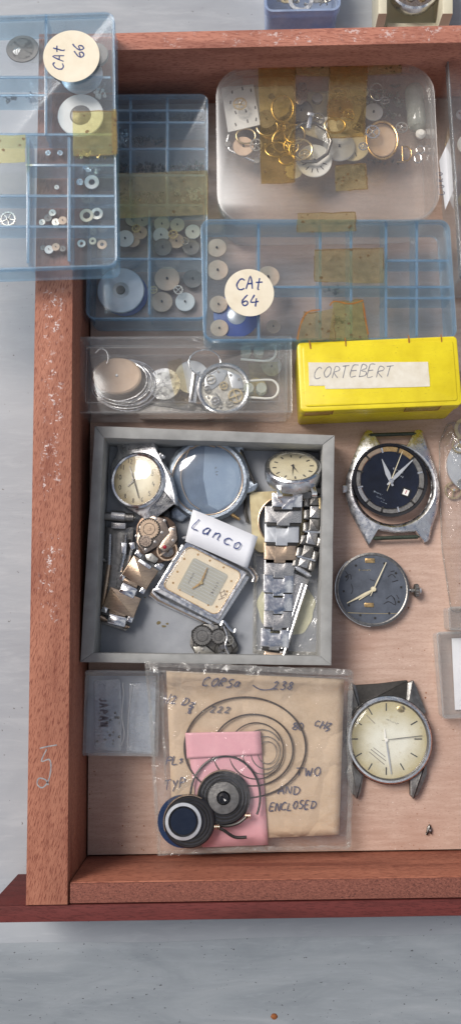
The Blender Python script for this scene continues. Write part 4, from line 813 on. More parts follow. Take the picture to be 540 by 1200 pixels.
# ------------------------------------------------------------------ cream dial watch beside the bag
def cream_watch():
    f = Frame('wristwatch', 455, 868, .01, 0, label='steel round watch with crazed silvered dial and one dark strap stub', cat='watch'); h = .46; c = f.L(455.5, 867, h); r = 49.5*U(h)
    mb = MB(); mb.lathe([(0, .02), (r*.8, .02), (r*.93, .12), (r*1.0, .22), (r*1.0, h-.12), (r*.97, h-.04), (r*.955, h-.03), (0, h-.03)], 96, c.x, c.y); case = mb.build('case', M['worn'], f)
    for pts in ([(425, 840), (417, 803), (411, 800), (407, 814), (409, 840)], [(474, 838), (477, 800), (484, 797), (489, 808), (499, 834), (490, 850)], [(410, 890), (428, 900), (425, 915), (422, 932), (418, 937), (412, 930), (405, 905)], [(482, 898), (500, 890), (500, 908), (490, 932), (484, 937), (480, 932), (480, 912)]):
        mb = MB(); mb.slab(rpoly(f.P(pts, .3), .03, 3), .06, .30, .05); mb.build('lug', M['dsteel'], f)
    mb = MB(); mb.lathe([(r*.985, h-.035), (r*.985, h+.03), (r*.95, h+.075), (r*.905, h+.07), (r*.89, h+.02), (r*.89, h-.035), (r*.985, h-.035)], 96, c.x, c.y); mb.build('bezel', M['steel'], f)
    mb = MB(); mb.lathe([(r*.99, h-.1), (r*1.004, h-.07), (r*1.004, h-.035), (r*.99, h-.02), (r*.98, h-.06), (r*.99, h-.1)], 96, c.x, c.y); mb.build('bezel_gap', M['dark'], f); mb = MB(); mb.lathe([(r*.90, h+.02), (r*.885, h+.045), (r*.865, h+.01), (r*.865, h-.015), (r*.90, h-.015), (r*.90, h+.02)], 96, c.x, c.y); mb.build('inner_ring', M['dsteel'], f)
    z = h-.02; mb = MB(); mb.lathe([(0, z-.01), (r*.885, z-.01), (r*.885, z), (0, z)], 96, c.x, c.y); o_ = mb.build('dial', M['dialcw'], f)
    C = (452, 866)
    marks(f, 452, 866, 33, 42, [k*30 for k in range(12) if k != 1], z+.001, 1.3, 'dark', rot=0)
    mb = MB(); p = f.L(469.5, 831, z); mb.lathe([(0, z), (.14, z), (.1, z+.02), (0, z+.02)], 7, p.x, p.y, ex=1.2); mb.box(p.x+.02, p.y+.03, z+.02, .05, .14, z+.035, 0, 30); mb.build('dial_emblem', M['brass'], f)
    scribble(f, 452, 844, -22, 9, 2.2, .4, 'greydisc', z+.003); 
    hand(f, 'hour_hand', 451, 867, 450, 854, z+.03, 1.2, .6, 'white', 3); hand(f, 'minute_hand', 452, 867, 458, 907, z+.045, .9, .5, 'silverdisc', 3); hand(f, 'second_hand', 452, 867, 494, 862, z+.06, .4, .3, 'dsteel', 5)
    p = f.L(452, 867, z); mb = MB(); mb.lathe([(0, z), (.075, z), (.06, z+.075), (0, z+.08)], 16, p.x, p.y); mb.build('hand_hub', M['white'], f)
    mb = MB()
    for a, b in (((434, 878), (452, 892)), ((432, 881), (450, 896)), ((437, 876), (451, 887)), ((429, 838), (439, 848))): mb.ribbon([f.L(*a, z+.002)[:], f.L(*b, z+.002)[:]], .7*U())
    mb.build('dial_scratch', M['greydisc'], f)
    mb = MB(); pr = [(r*.888, z+.02)]+[(r*.888*math.cos(R(k)), z+.02+.17*math.sin(R(k))) for k in range(15, 90, 15)]+[(0, z+.19)]; mb.lathe(pr, 64, c.x, c.y); mb.build('crystal', M['glass'], f)
    mb = MB(); mb.slab(rpoly(f.P([(416, 803), (445, 801), (477, 797), (478, 818), (455, 826), (430, 826), (417, 830)], .26), .04, 4), .06, .26, .04); mb.build('strap_stub', M['leather'], f)
    bar(f, 414, 806, 480, 802, .2, .05, 'dsteel')
cream_watch()
# ------------------------------------------------------------------ things in the grey tray
TF = .135   # just above the tray floor
def empty_case():
    f = Frame('watch_case', 243, 562, TF, 0, 5, -3, label='large empty pitted blue grey watch case with a domed scratched glass', cat='watch case'); h = .50; c = f.L(243, 562, h); r = 44*U(h+TF)
    body(f, [(255, 522), (283, 517), (286, 528), (279, 535), (290, 562), (303, 566), (300, 575), (285, 580), (274, 596), (250, 606), (222, 604), (212, 612), (199, 608), (200, 597), (203, 590), (196, 570), (198, 545), (206, 528), (225, 517)], .02, h-.08, 'bluesteel', r=.12, b=.08)
    mb = MB(); mb.lathe([(r*1.14, h-.16), (r*1.13, h-.05), (r*1.05, h+.03), (r*.97, h+.03), (r*.93, h-.02), (r*.93, h-.16), (r*1.14, h-.16)], 96, c.x, c.y); mb.build('bezel', M['bluesteel'], f)
    mb = MB(); q = r*.955; mb.tube([(c.x+q*math.cos(2*PI*k/72), c.y+q*math.sin(2*PI*k/72), h+.03) for k in range(72)], .025, 8, True); mb.build('gilt_ring', M['rosegold'], f)
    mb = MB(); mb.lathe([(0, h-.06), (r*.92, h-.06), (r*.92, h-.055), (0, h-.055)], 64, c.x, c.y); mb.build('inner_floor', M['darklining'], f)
    mb = MB(); q2 = f.L(250, 562, h-.05); mb.slab([(x, y) for x, y in f.P([(240, 523), (262, 526), (279, 543), (283, 566), (276, 586), (256, 598), (244, 592), (238, 560)], h-.05)], h-.05, h-.045); mb.build('pale_inner_card', M['lining'], f)  # pale sheet paints the whitish glass reflection on the right side
    scribble(f, 250, 548, -70, 3, 5, .8, 'dsteel', h-.043, 'scuff_mark')
    mb = MB(); mb.tube([f.L(a, b, h+.04)[:] for a, b in smooth([(223, 524), (216, 540), (212, 556), (214, 572), (222, 588), (234, 597)], 5)], .022, 6); mb.tube([f.L(a, b, h+.05)[:] for a, b in smooth([(225, 526), (232, 522), (241, 521), (252, 524)], 5)], .03, 6); mb.build('inner_gilt_line', M['rosegold'], f)
    mb = MB(); pr = [(r*.93, h+.0)]+[(r*.93*math.cos(R(k)), h+.22*math.sin(R(k))) for k in range(12, 90, 13)]+[(0, h+.22)]; mb.lathe(pr, 64, c.x, c.y); mb.build('dome_glass', M['dome'], f)
    bar(f, 281, 525, 299, 569, h-.12, .06, 'dark', 'strap_pin'); bar(f, 205, 606, 199, 596, .3, .05, 'dsteel', 'strap_pin')
    mb = MB(); mb.tube([f.L(a, b, h-.1)[:] for a, b in ((281, 530), (289, 548), (287, 565))], [.035, .05, .03], 8); mb.build('brown_residue', M['brass'], f)
empty_case()
def fragment():
    f = Frame('gilt_crown_fragment', 270, 596, TF, 0, label='gilt crown and bent gold shank lying between the large empty case and the white note', cat='watch part')
    mb = MB(); mb.tube([f.L(a, b, .25)[:] for a, b in ((256, 604), (263, 603), (270, 599), (276, 593), (284, 583))], [.06, .08, .07, .06, .045], 10); mb.build('shank', M['gold'], f)
    mb = MB(); mb.tube([f.L(a, b, .25)[:] for a, b in ((268, 599), (273, 604), (281, 609))], [.05, .07, .045], 10); mb.build('prong', M['gold'], f)
    crown(f, 259, 603, .25, .12, .16, 200, 'brass')
    f2 = Frame('dark_strap_pin', 290, 618, TF, 0, label='thin dark pin standing in the tray beside the gilt square case', cat='pin'); mb = MB(); mb.tube([f2.L(a, b, .1)[:] for a, b in ((288, 583), (287, 600), (290, 612))], .06, 8); mb.build('pin', M['dark'], f2)
fragment()
def small_watch():
    f = Frame('wristwatch', 165, 566, .62, 0, 0, -16, label='small scuffed watch with a stained cream numeral dial leaning in the tray corner', cat='watch'); h = .30; c = f.L(161, 563, h); r = 34*U(1)
    mb = MB(); mb.lathe([(0, -.38), (r*.8, -.38), (r*1.02, -.26), (r*1.02, h-.08), (r*.98, h-.02), (0, h-.02)], 72, c.x, c.y); mb.build('case', M['worn'], f)
    body(f, [(136, 517), (142, 516), (148, 520), (166, 517), (180, 517), (184, 528), (200, 560), (205, 580), (206, 592), (199, 590), (190, 575), (175, 600), (181, 611), (173, 612), (160, 602), (140, 590), (129, 570), (130, 545), (138, 528)], -.2, h-.14, 'worn', 'lugs', r=.06, b=.06)
    mb = MB(); mb.lathe([(r*1.0, h-.03), (r*1.0, h+.03), (r*.94, h+.07), (r*.88, h+.04), (r*.88, h-.03), (r*1.0, h-.03)], 72, c.x, c.y); mb.build('bezel', M['steel'], f)
    mb = MB(); mb.lathe([(0, h-.01), (r*.875, h-.01), (r*.875, h), (0, h)], 64, c.x, c.y); mb.build('dial', M['dialsm'], f); z = h+.001
    mb = MB()                                                   # arabic numerals as small blocks of strokes
    NUM = ['12', '1', '2', '3', '4', '5', '6', '8', '8', '0', '10', '11']
    for k in range(12):
        a = R(k*30-20); cx, cy = 160+22*math.sin(a)*.92, 563-24*math.cos(a); txt = NUM[k]; x = -.3*len(txt)
        for ch in txt:
            for pl in ST[ch]:
                q = []
                for (u_, v_) in pl: uu, vv = (x+u_)*5.2, (v_-.5)*5.6; t = R(20); q.append(f.L(cx+uu*math.cos(t)+0*vv, cy+uu*math.sin(t)-vv, z+.002)[:])
                mb.ribbon(q, .028)
            x += .55
    mb.build('numerals', M['dark'], f)
    hand(f, 'hour_hand', 157, 563, 150, 570, z+.03, 1.0, .5, 'dsteel', 2); hand(f, 'minute_hand', 157, 562, 152, 546, z+.045, 1.0, .4, 'dsteel', 2); hand(f, 'second_hand', 157, 562, 163, 584, z+.06, .6, .4, 'dark', 6)
    p = f.L(157, 562, z); mb = MB(); mb.lathe([(0, z), (.06, z), (.05, z+.07), (0, z+.07)], 14, p.x, p.y); mb.build('hand_hub', M['dsteel'], f)
    mb = MB(); pr = [(r*.88, h+.03)]+[(r*.88*math.cos(R(k)), h+.03+.14*math.sin(R(k))) for k in range(15, 90, 15)]+[(0, h+.17)]; mb.lathe(pr, 48, c.x, c.y); mb.build('crystal', M['glass'], f)
    crown(f, 190, 534, .05, .13, .14, 55, 'worn'); bar(f, 136, 521, 150, 520, .0, .11, 'dsteel'); bar(f, 166, 521, 180, 522, .0, .1, 'dsteel'); bar(f, 176, 611, 201, 589, .05, .055, 'brass')
    mb = MB(); mb.slab(rpoly(f.P([(150, 519), (158, 513), (166, 521), (162, 527), (150, 525)], .06), .03, 3), -.05, .06, .02); mb.build('strap_scrap', M['leather'], f)
small_watch()
def link_outline(cx, cy, w_, h_, ang, notch=.35, d=.22):
    """bracelet link with a tongue at the front edge and a notch at the back edge (image px)"""
    t = w_*notch/2; e = h_*d; o = [(-w_/2, -h_/2), (-t, -h_/2), (-t, -h_/2+e), (t, -h_/2+e), (t, -h_/2), (w_/2, -h_/2), (w_/2, h_/2), (t, h_/2), (t, h_/2+e*.8), (-t, h_/2+e*.8), (-t, h_/2), (-w_/2, h_/2)]
    c, s_ = math.cos(R(ang)), math.sin(R(ang)); return [(cx+x*c-y*s_, cy+x*s_+y*c) for x, y in o]
def ladies_watch():
    f = Frame('wristwatch', 344, 560, TF, 0, label='oval looking steel watch tipped back on its long brushed link bracelet', cat='watch')
    # watch head tipped back: its own tilted part frame
    hz = 1.05; T = Matrix.Translation(f.I @ at(343, 552, hz)) @ Matrix.Rotation(R(-44), 4, 'X') @ Matrix.Rotation(R(3), 4, 'Z'); r = 33.5*U(hz); 
    def B(mb, name, m, par=None): o = mb.build(name, M[m], par or f); return o
    mb = MB(); mb.lathe([(0, -.42), (r*.75, -.42), (r*.96, -.32), (r*1.0, -.18), (r*1.0, .10), (r*.97, .17), (0, .17)], 64, M=T); case = B(mb, 'case', 'worn')
    mb = MB(); mb.lathe([(r*.99, .16), (r*.99, .21), (r*.93, .26), (r*.84, .23), (r*.82, .165), (r*.99, .16)], 64, M=T); B(mb, 'bezel', 'steel')
    mb = MB(); mb.lathe([(0, .17), (r*.83, .17), (r*.83, .185), (0, .185)], 64, M=T); B(mb, 'dial', 'cream')
    mb = MB()
    for k in range(12): a = R(k*30); mb.box(r*.66*math.cos(a), r*.66*math.sin(a), .186, .14, .05, .2, 0, k*30, M=T)
    B(mb, 'hour_markers', 'dark')
    mb = MB(); mb.slab([(-.035, -.1), (.035, -.1), (.02, .1), (.0, .42)], .2, .215, M=T @ Matrix.Rotation(R(200), 4, 'Z')); B(mb, 'hour_hand', 'black'); mb = MB(); mb.slab([(-.03, -.1), (.03, -.1), (.02, .1), (.0, .62)], .22, .235, M=T @ Matrix.Rotation(R(170), 4, 'Z')); B(mb, 'minute_hand', 'black')
    mb = MB(); pr = [(r*.85, .23)]+[(r*.85*math.cos(R(k)), .23+.13*math.sin(R(k))) for k in range(15, 90, 15)]+[(0, .36)]; mb.lathe(pr, 48, M=T); B(mb, 'crystal', 'glass')
    for sx in (-1, 1):
        mb = MB(); mb.slab([(sx*.62-.09, -.35), (sx*.62+.09, -.35), (sx*.62+.09, -1.35), (sx*.62-.09, -1.35)], -.24, -.02, .04, M=T); B(mb, 'lug', 'steel')
    crown_M = T
    mb = MB(); mb.lathe([(0, 0), (.12, 0), (.12, .14), (0, .16)], 20, M=T @ Matrix.Translation((r+.02, .1, -.05)) @ Matrix.Rotation(PI/2, 4, 'Y')); B(mb, 'crown', 'worn')
    # bracelet: links run down the tray, dropping from the head to the floor
    L_ = [(336.5, 586, 35, 18, 2, 1.05, 'steel'), (332, 603, 43, 21, 1, .88, 'brush'), (330, 625, 40, 23, 1, .74, 'silverdisc'), (328, 646, 37, 22, 1, .66, 'rosegold'), (327, 665, 35, 20, 1, .6, 'brush'), (326, 684, 35, 23, 1, .56, 'steel'), (326, 706, 33, 22, 1, .54, 'steel'), (325, 726, 32, 21, 2, .52, 'brush'), (322, 748, 33, 23, 4, .50, 'steel')]  # the gilt fourth link puts a brownish reflection into its colour
    for k, (x, y, w_, h_, a, z, m) in enumerate(L_):
        mb = MB(); mb.slab(rpoly(f.P(link_outline(x, y, w_, h_-2.0, a), z), .02, 2), z-.16, z, .012); o = mb.build('link', M[m], f)
        mb = MB(); p = f.L(x, y+h_/2, z-.1); mb.box(p.x, p.y, z-.19, w_*.9*U(), .2, z-.06, .01, -a); mb.build('hinge', M['dark'], o)
    body(f, [(310, 763), (334, 766), (332, 774), (308, 772)], .30, .44, 'rosegold', 'end_clasp', b=.03); bar(f, 308, 768, 314, 769, .42, .07, 'steel', 'end_pin'); bar(f, 328, 771, 334, 772, .42, .07, 'steel', 'end_pin')
ladies_watch()
def square_case():
    f = Frame('square_case', 314, 612, TF, 0, label='cream gilt square watch case with a round opening half under the link bracelet', cat='watch case')
    out = rpoly(f.P([(292, 577), (350, 574), (352, 640), (303, 648), (296, 640)], .25), .15, 5); c = f.L(331, 611, .25); mb = MB(); n = 72
    def radial(P, c, n):
        o = []
        for k in range(n):
            a = 2*PI*k/n; d = Vector((math.cos(a), math.sin(a))); best = .5
            for i in range(len(P)):
                p, q = Vector(P[i])-c, Vector(P[(i+1) % len(P)])-c; e = q-p; den = d.x*e.y-d.y*e.x
                if abs(den) < 1e-9: continue
                t = (p.x*e.y-p.y*e.x)/den; s_ = (p.x*d.y-p.y*d.x)/den
                if t > 0 and -1e-6 <= s_ <= 1+1e-6: best = max(best, t)
            o.append(tuple(c+d*best))
        return o
    c2 = c.xy; PO = radial(out, c2, n); inn = [(c.x+30*U()*math.cos(2*PI*k/n)*.97, c.y+30*U()*math.sin(2*PI*k/n)) for k in range(n)]
    mb.ringslab(PO, inn, .01, .25); mb.build('case_plate', pm('pale_gilt', (.78, .68, .42), .35, .5, (.6, .48, .26), 3), f)
    mb = MB(); mb.tube([(c.x+29*U()*math.cos(2*PI*k/n)*.97, c.y+29*U()*math.sin(2*PI*k/n), .25) for k in range(n)], .035, 8, True); mb.build('gilt_ring', M['rosegold'], f)
square_case()
def dark_bracelet():
    f = Frame('watch_bracelet', 360, 630, TF, 0, label='tarnished narrow bracelet with a long folding clasp beside the right wall of the tray', cat='bracelet')
    rows = [(369, 587, 27, 2, .8), (369, 602, 27, 3, .85), (368, 617, 26, 4, .85), (365, 633, 27, 10, .8), (360, 648, 28, 14, .75), (356, 660, 27, 16, .66)]
    for k, (x, y, w_, a, z) in enumerate(rows):
        mb = MB(); c, s_ = math.cos(R(a)), math.sin(R(a))
        def q(u, v): return (x+u*c-v*s_, y+u*s_+v*c)
        mb.mat(M['brush'] if k % 2 else M['dsteel'])
        mb.slab(rpoly(f.P([q(-6, -9), (q(6, -9)), q(6, 5), q(-6, 5)], z), .03, 3), z-.2, z, .04); mb.mat(M['dsteel'])
        for sg in (-1, 1): mb.slab(rpoly(f.P([q(sg*6.5, -5), q(sg*13, -4), q(sg*13, 7), q(sg*6.5, 7)], z-.03), .03, 3), z-.22, z-.03, .04)
        o = mb.build('link', None, f); mb = MB(); a0 = f.L(*q(-11, 6), z-.1); a1 = f.L(*q(11, 6), z-.1); mb.tube([a0[:], a1[:]], .07, 8); mb.build('hinge_pin', M['steel'] if k in (2, 4) else M['dark'], o)
    body(f, [(347, 571), (360, 567), (377, 572), (382, 582), (355, 585)], .5, .8, 'dsteel', 'end_piece', b=.06); body(f, [(373, 583), (382, 583), (382, 597), (374, 597)], .84, .9, 'brass', 'gilt_patch', b=.01)
    bar(f, 345, 664, 364, 675, .6, .09, 'worn', 'clasp_hinge')
    body(f, [(344, 671), (362, 679), (333, 775), (327, 772), (331, 745)], .30, .40, 'brush', 'clasp_plate', r=.04, b=.02)
    for a, b, r_ in (((359, 686), (332, 768), .055), ((345, 684), (340, 702), .05), ((354, 684), (330, 760), .035)): 
        mb = MB(); mb.tube([f.L(*a, .44)[:], f.L(*b, .44)[:]], r_, 8); mb.build('clasp_bar', M['steel'], f)
    scribble(f, 339, 724, 75, 5, 2.2, .6, 'dark', .405)
dark_bracelet()
def disc_packet():
    f = Frame('cream_paper_disc', 337, 712, TF, 0, label='crumpled pale yellow disc seen below the link bracelet and its clasp', cat='paper disc')
    c = f.L(335, 712, .08); mb = MB(); n = 60; rad = [33*U()*(1+.04*math.sin(5*a)+.02*math.sin(11*a)) for a in [2*PI*k/n for k in range(n)]]
    rings = []
    for t in (1, .8, .6, .4, .2, .02): rings.append([(c.x+rad[k]*t*math.cos(2*PI*k/n), c.y+rad[k]*t*math.sin(2*PI*k/n)*1.0, .03+.03*math.sin(6*PI*k/n)*t*(1-t)*4) for k in range(n)])
    mb.loft([[(x, y, .002) for x, y, z in rings[0]]]+rings); mb.build('disc', pm('pale_yellow_paper', (.74, .72, .50), .6, 0, (.60, .58, .38), 2, bs=.5, bsc=3), f)
    g = Frame('clear_packet', 337, 706, TF, 0, label='flat clear plastic packet over the pale yellow disc in the tray', cat='plastic packet'); mb = MB(); mb.slab(rpoly(g.P([(297, 648), (377, 650), (374, 768), (296, 766)], .1), .05, 3), .075, .085); mb.build('film', M['bag'], g)
    mb = MB(); mb.ringslab(rpoly(g.P([(297, 648), (377, 650), (374, 768), (296, 766)], .1), .05, 3), rpoly(g.P([(301, 652), (373, 654), (370, 764), (300, 762)], .1), .05, 3), .088, .10); mb.build('packet_seam', M['bagedge'], g)
disc_packet()
def link_bracelet():
    f = Frame('watch_bracelet', 150, 670, TF, 0, label='gilt and steel bracelet folded beside its dark clasp at the left of the tray', cat='bracelet')
    body(f, [(124, 618), (157, 618), (154, 655), (146, 690), (133, 722), (117, 720), (119, 680), (121, 640)], .14, .24, 'dsteel', 'clasp_plate', b=.02)
    for a, b, r_, m in (((129, 626), (128, 662), .085, 'brush'), ((128, 662), (120, 714), .08, 'rosegold'), ((121, 642), (117, 715), .05, 'dsteel'), ((147, 627), (146, 655), .08, 'brush'), ((146, 648), (141, 670), .09, 'steel'), ((156, 638), (150, 662), .06, 'brush'), ((152, 632), (151, 650), .05, 'dark')):
        mb = MB(); mb.tube([f.L(*a, .34)[:], f.L(*b, .34)[:]], r_, 8); mb.build('clasp_bar', M[m], f)
    bar(f, 120, 605, 159, 607, .42, .17, 'dsteel', 'hinge_roller'); bar(f, 129, 604, 149, 606, .43, .20, 'brush', 'hinge_sleeve'); body(f, [(130, 612), (148, 613), (147, 620), (130, 619)], .3, .5, 'brush', 'hinge_block', b=.03)
    body(f, [(141, 635), (149, 636), (148, 650), (142, 648)], .4, .52, 'steel', 'catch', b=.03); body(f, [(151, 636), (158, 635), (159, 643), (153, 644)], .4, .52, 'steel', 'catch', b=.03)
    bar(f, 117, 654, 125, 658, .36, .08, 'dsteel', 'side_stud')
    scribble(f, 138, 688, 88, 7, 2.0, .5, 'dark', .245)
    def q4(x, y, a, w_, h_): c, s_ = math.cos(R(a)), math.sin(R(a)); return [(x+u*c-v*s_, y+u*s_+v*c) for u, v in ((-w_/2, -h_/2), (w_/2, -h_/2), (w_/2, h_/2), (-w_/2, h_/2))]
    for (x, y, a, w_, h_) in ((164, 671, 33, 34, 27), (143, 706, 21, 38, 25)):
        z = .62; o = body(f, q4(x, y, a, w_, h_), z-.16, z, 'rosegold', 'link', r=.03, b=.03); c, s_ = math.cos(R(a)), math.sin(R(a))
        for sg in (-1, 1):
            u, v = sg*w_*.42, h_*.5+1.5; body(f, q4(x+u*c-v*s_, y+u*s_+v*c, a, w_*.18, 9), z-.2, z-.02, 'steel', 'side_knuckle', r=.03, b=.03, parent=o)
        u, v = 0, h_*.5+.5; body(f, q4(x+u*c-v*s_, y+u*s_+v*c, a, w_*.60, 6), z-.24, z-.13, 'dark', 'gap', r=.02, b=.0, parent=o)
    for (x, y, a, w_, h_) in ((150, 692, 25, 20, 13), (137, 727, 14, 22, 12)): body(f, q4(x, y, a, w_, h_), .45, .66, 'steel', 'connector', r=.06, b=.05)
    for (x, y, a, w_, h_) in ((153, 683, 25, 18, 5), (138, 718, 14, 20, 5)): body(f, q4(x, y, a, w_, h_), .45, .6, 'rosegold', 'connector_shoulder', r=.02, b=.02)
    body(f, q4(170, 661, 33, 17, 5), .60, .68, 'steel', 'connector', r=.06, b=.03); body(f, q4(187, 663, 33, 9, 8), .4, .58, 'steel', 'side_knuckle', r=.03, b=.03); body(f, q4(163, 649, 33, 9, 7), .4, .58, 'steel', 'side_knuckle', r=.03, b=.03)
    bar(f, 116, 722, 126, 727, .4, .09, 'rosegold', 'end_pin'); bar(f, 143, 733, 152, 735, .38, .09, 'rosegold', 'end_pin'); body(f, [(115, 724), (150, 736), (148, 740), (116, 730)], .14, .3, 'dsteel', 'clasp_end', b=.03)
link_bracelet()
def movement(label, x, y, z, outline, plate_m, bridges, gears, screws, ruby=None, balance=None, tx=0, ty=0, name='watch_movement'):
    f = Frame(name, x, y, z, 0, tx, ty, label=label, cat='watch movement')
    body(f, outline, 0, .16, plate_m, 'main_plate', r=.12, b=.03)
    for pts, zz, m in bridges:
        body(f, pts, zz-.12, zz, m, 'bridge', r=.05, b=.015); P = rpoly(f.P(pts, zz), .05, 3); mb = MB(); mb.slab(inset(P, -.035), zz-.17, zz-.125); mb.build('gap', M['dark'], f)  # dark slab painted in as the gap shadow round each bridge
    for (gx, gy, r, zz, m, sp) in gears:
        p = f.L(gx, gy, zz); mb = MB(); gear_mesh(mb, r*U(), .04, max(12, int(r*2.2)), 4, cx=p.x, cy=p.y, z=zz, solid=not sp)
        if not sp: mb.lathe([(0, zz), (r*U()*.2, zz), (r*U()*.18, zz+.07), (0, zz+.07)], 12, p.x, p.y)
        mb.build('gear', M[m], f)
        if not sp: mb = MB(); mb.lathe([(0, zz-.004), (r*U()+.045, zz-.004), (r*U()+.045, zz+.004), (0, zz+.004)], 40, p.x, p.y); mb.lathe([(r*U()*.55, zz+.041), (r*U()*.6, zz+.041), (r*U()*.6, zz+.046), (r*U()*.55, zz+.046), (r*U()*.55, zz+.041)], 40, p.x, p.y); mb.build('recess', M['dark'], f)  # dark disc painted in as the gap shadow under the gear
    for (sx, sy, zz) in screws:
        p = f.L(sx, sy, zz); mb = MB(); mb.lathe([(0, zz-.01), (.05, zz-.01), (.05, zz+.006), (.036, zz+.008), (.032, zz+.022), (0, zz+.022)], 14, p.x, p.y); s_ = mb.build('screw', M['brush'], f)
        mb = MB(); mb.box(p.x, p.y, zz+.018, .056, .014, zz+.026, 0, random.uniform(0, 180)); mb.build('slot', M['dark'], s_)
    if ruby: p = f.L(ruby[0], ruby[1], ruby[2]); mb = MB(); mb.lathe([(0, ruby[2]), (.075, ruby[2]), (.06, ruby[2]+.04), (0, ruby[2]+.05)], 16, p.x, p.y); mb.build('jewel', M['ruby'], f)
    if balance:
        bx, by, br, bz, bm = balance; p = f.L(bx, by, bz); rr = br*U(); mb = MB(); mb.lathe([(rr, bz), (rr, bz+.05), (rr*.86, bz+.05), (rr*.86, bz), (rr, bz)], 40, p.x, p.y); mb.box(p.x, p.y, bz+.005, rr*1.8, .06, bz+.045, 0, 35); b_ = mb.build('balance_wheel', M[bm], f)
        mb = MB(); mb.tube([(p.x+rr*(.15+.5*k/90)*math.cos(k*.35), p.y+rr*(.15+.5*k/90)*math.sin(k*.35), bz+.06) for k in range(90)], .008, 4); mb.build('hairspring', M['steel'], b_)
    return f
movement('pinkish gilt movement with a ruby jewel lying over the gilt and steel bracelet', 184, 630, .62,
    [(166, 606), (180, 603), (196, 605), (206, 614), (209, 630), (207, 645), (199, 656), (186, 660), (175, 655), (163, 646), (159, 632), (160, 616)], 'darkcopper',
    [([(163, 614), (180, 604), (193, 608), (199, 624), (183, 641), (170, 649), (160, 636)], .33, 'copper'), ([(199, 618), (206, 616), (208, 632), (200, 642), (192, 647), (186, 642)], .30, 'copper'), ([(170, 650), (178, 648), (186, 655), (182, 660), (172, 656)], .27, 'nickel')],
    [(175, 620, 11.5, .335, 'rosegold', 0), (171, 634, 7, .34, 'copper', 0)], [(193, 610, .335), (190, 624, .335), (182, 635, .335), (171, 644, .335), (203, 620, .305), (203, 633, .305), (165, 618, .335), (183, 608, .335), (176, 653, .275), (160, 628, .225)], (193, 641, .3), (196, 645, 12, .16, 'rosegold'))
movement('small blackened steel movement at the front wall of the tray below the square watch', 251, 752, TF+.05,
    [(225, 738), (238, 731), (256, 729), (268, 733), (275, 747), (280, 760), (272, 773), (248, 774), (230, 768), (222, 756)], 'dsteel',
    [([(225, 740), (240, 731), (256, 733), (258, 745), (242, 754), (228, 758)], .34, 'dsteel'), ([(254, 742), (266, 736), (278, 756), (268, 768), (258, 760)], .32, 'dsteel'), ([(226, 758), (240, 756), (252, 766), (248, 773), (230, 768)], .29, 'nickel')],
    [(237, 745, 11, .345, 'dsteel', 0), (256, 746, 8, .35, 'dsteel', 0), (268, 750, 6, .36, 'nickel', 1)], [(263, 745, .33), (241, 768, .295), (233, 765, .295), (247, 769, .295), (268, 764, .325), (229, 742, .345), (249, 733, .345), (272, 757, .325), (238, 761, .295)], None, (262, 762, 11, .30, 'dark'), 6, 0)
g = Frame('bent_lever', 268, 744, .6, 0, label='bent steel lever sticking out above the blackened movement', cat='watch part'); mb = MB(); mb.tube([g.L(a, b, 0)[:] for a, b in smooth([(259, 733), (262, 728), (268, 736), (274, 741), (276, 737)], 4)], .055, 8); mb.build('lever', M['steel'], g)
mb = MB(); mb.tube([g.L(a, b, .02)[:] for a, b in smooth([(262, 734), (266, 746), (264, 758), (270, 770)], 4)], .03, 8); mb.build('wire', M['worn'], g)
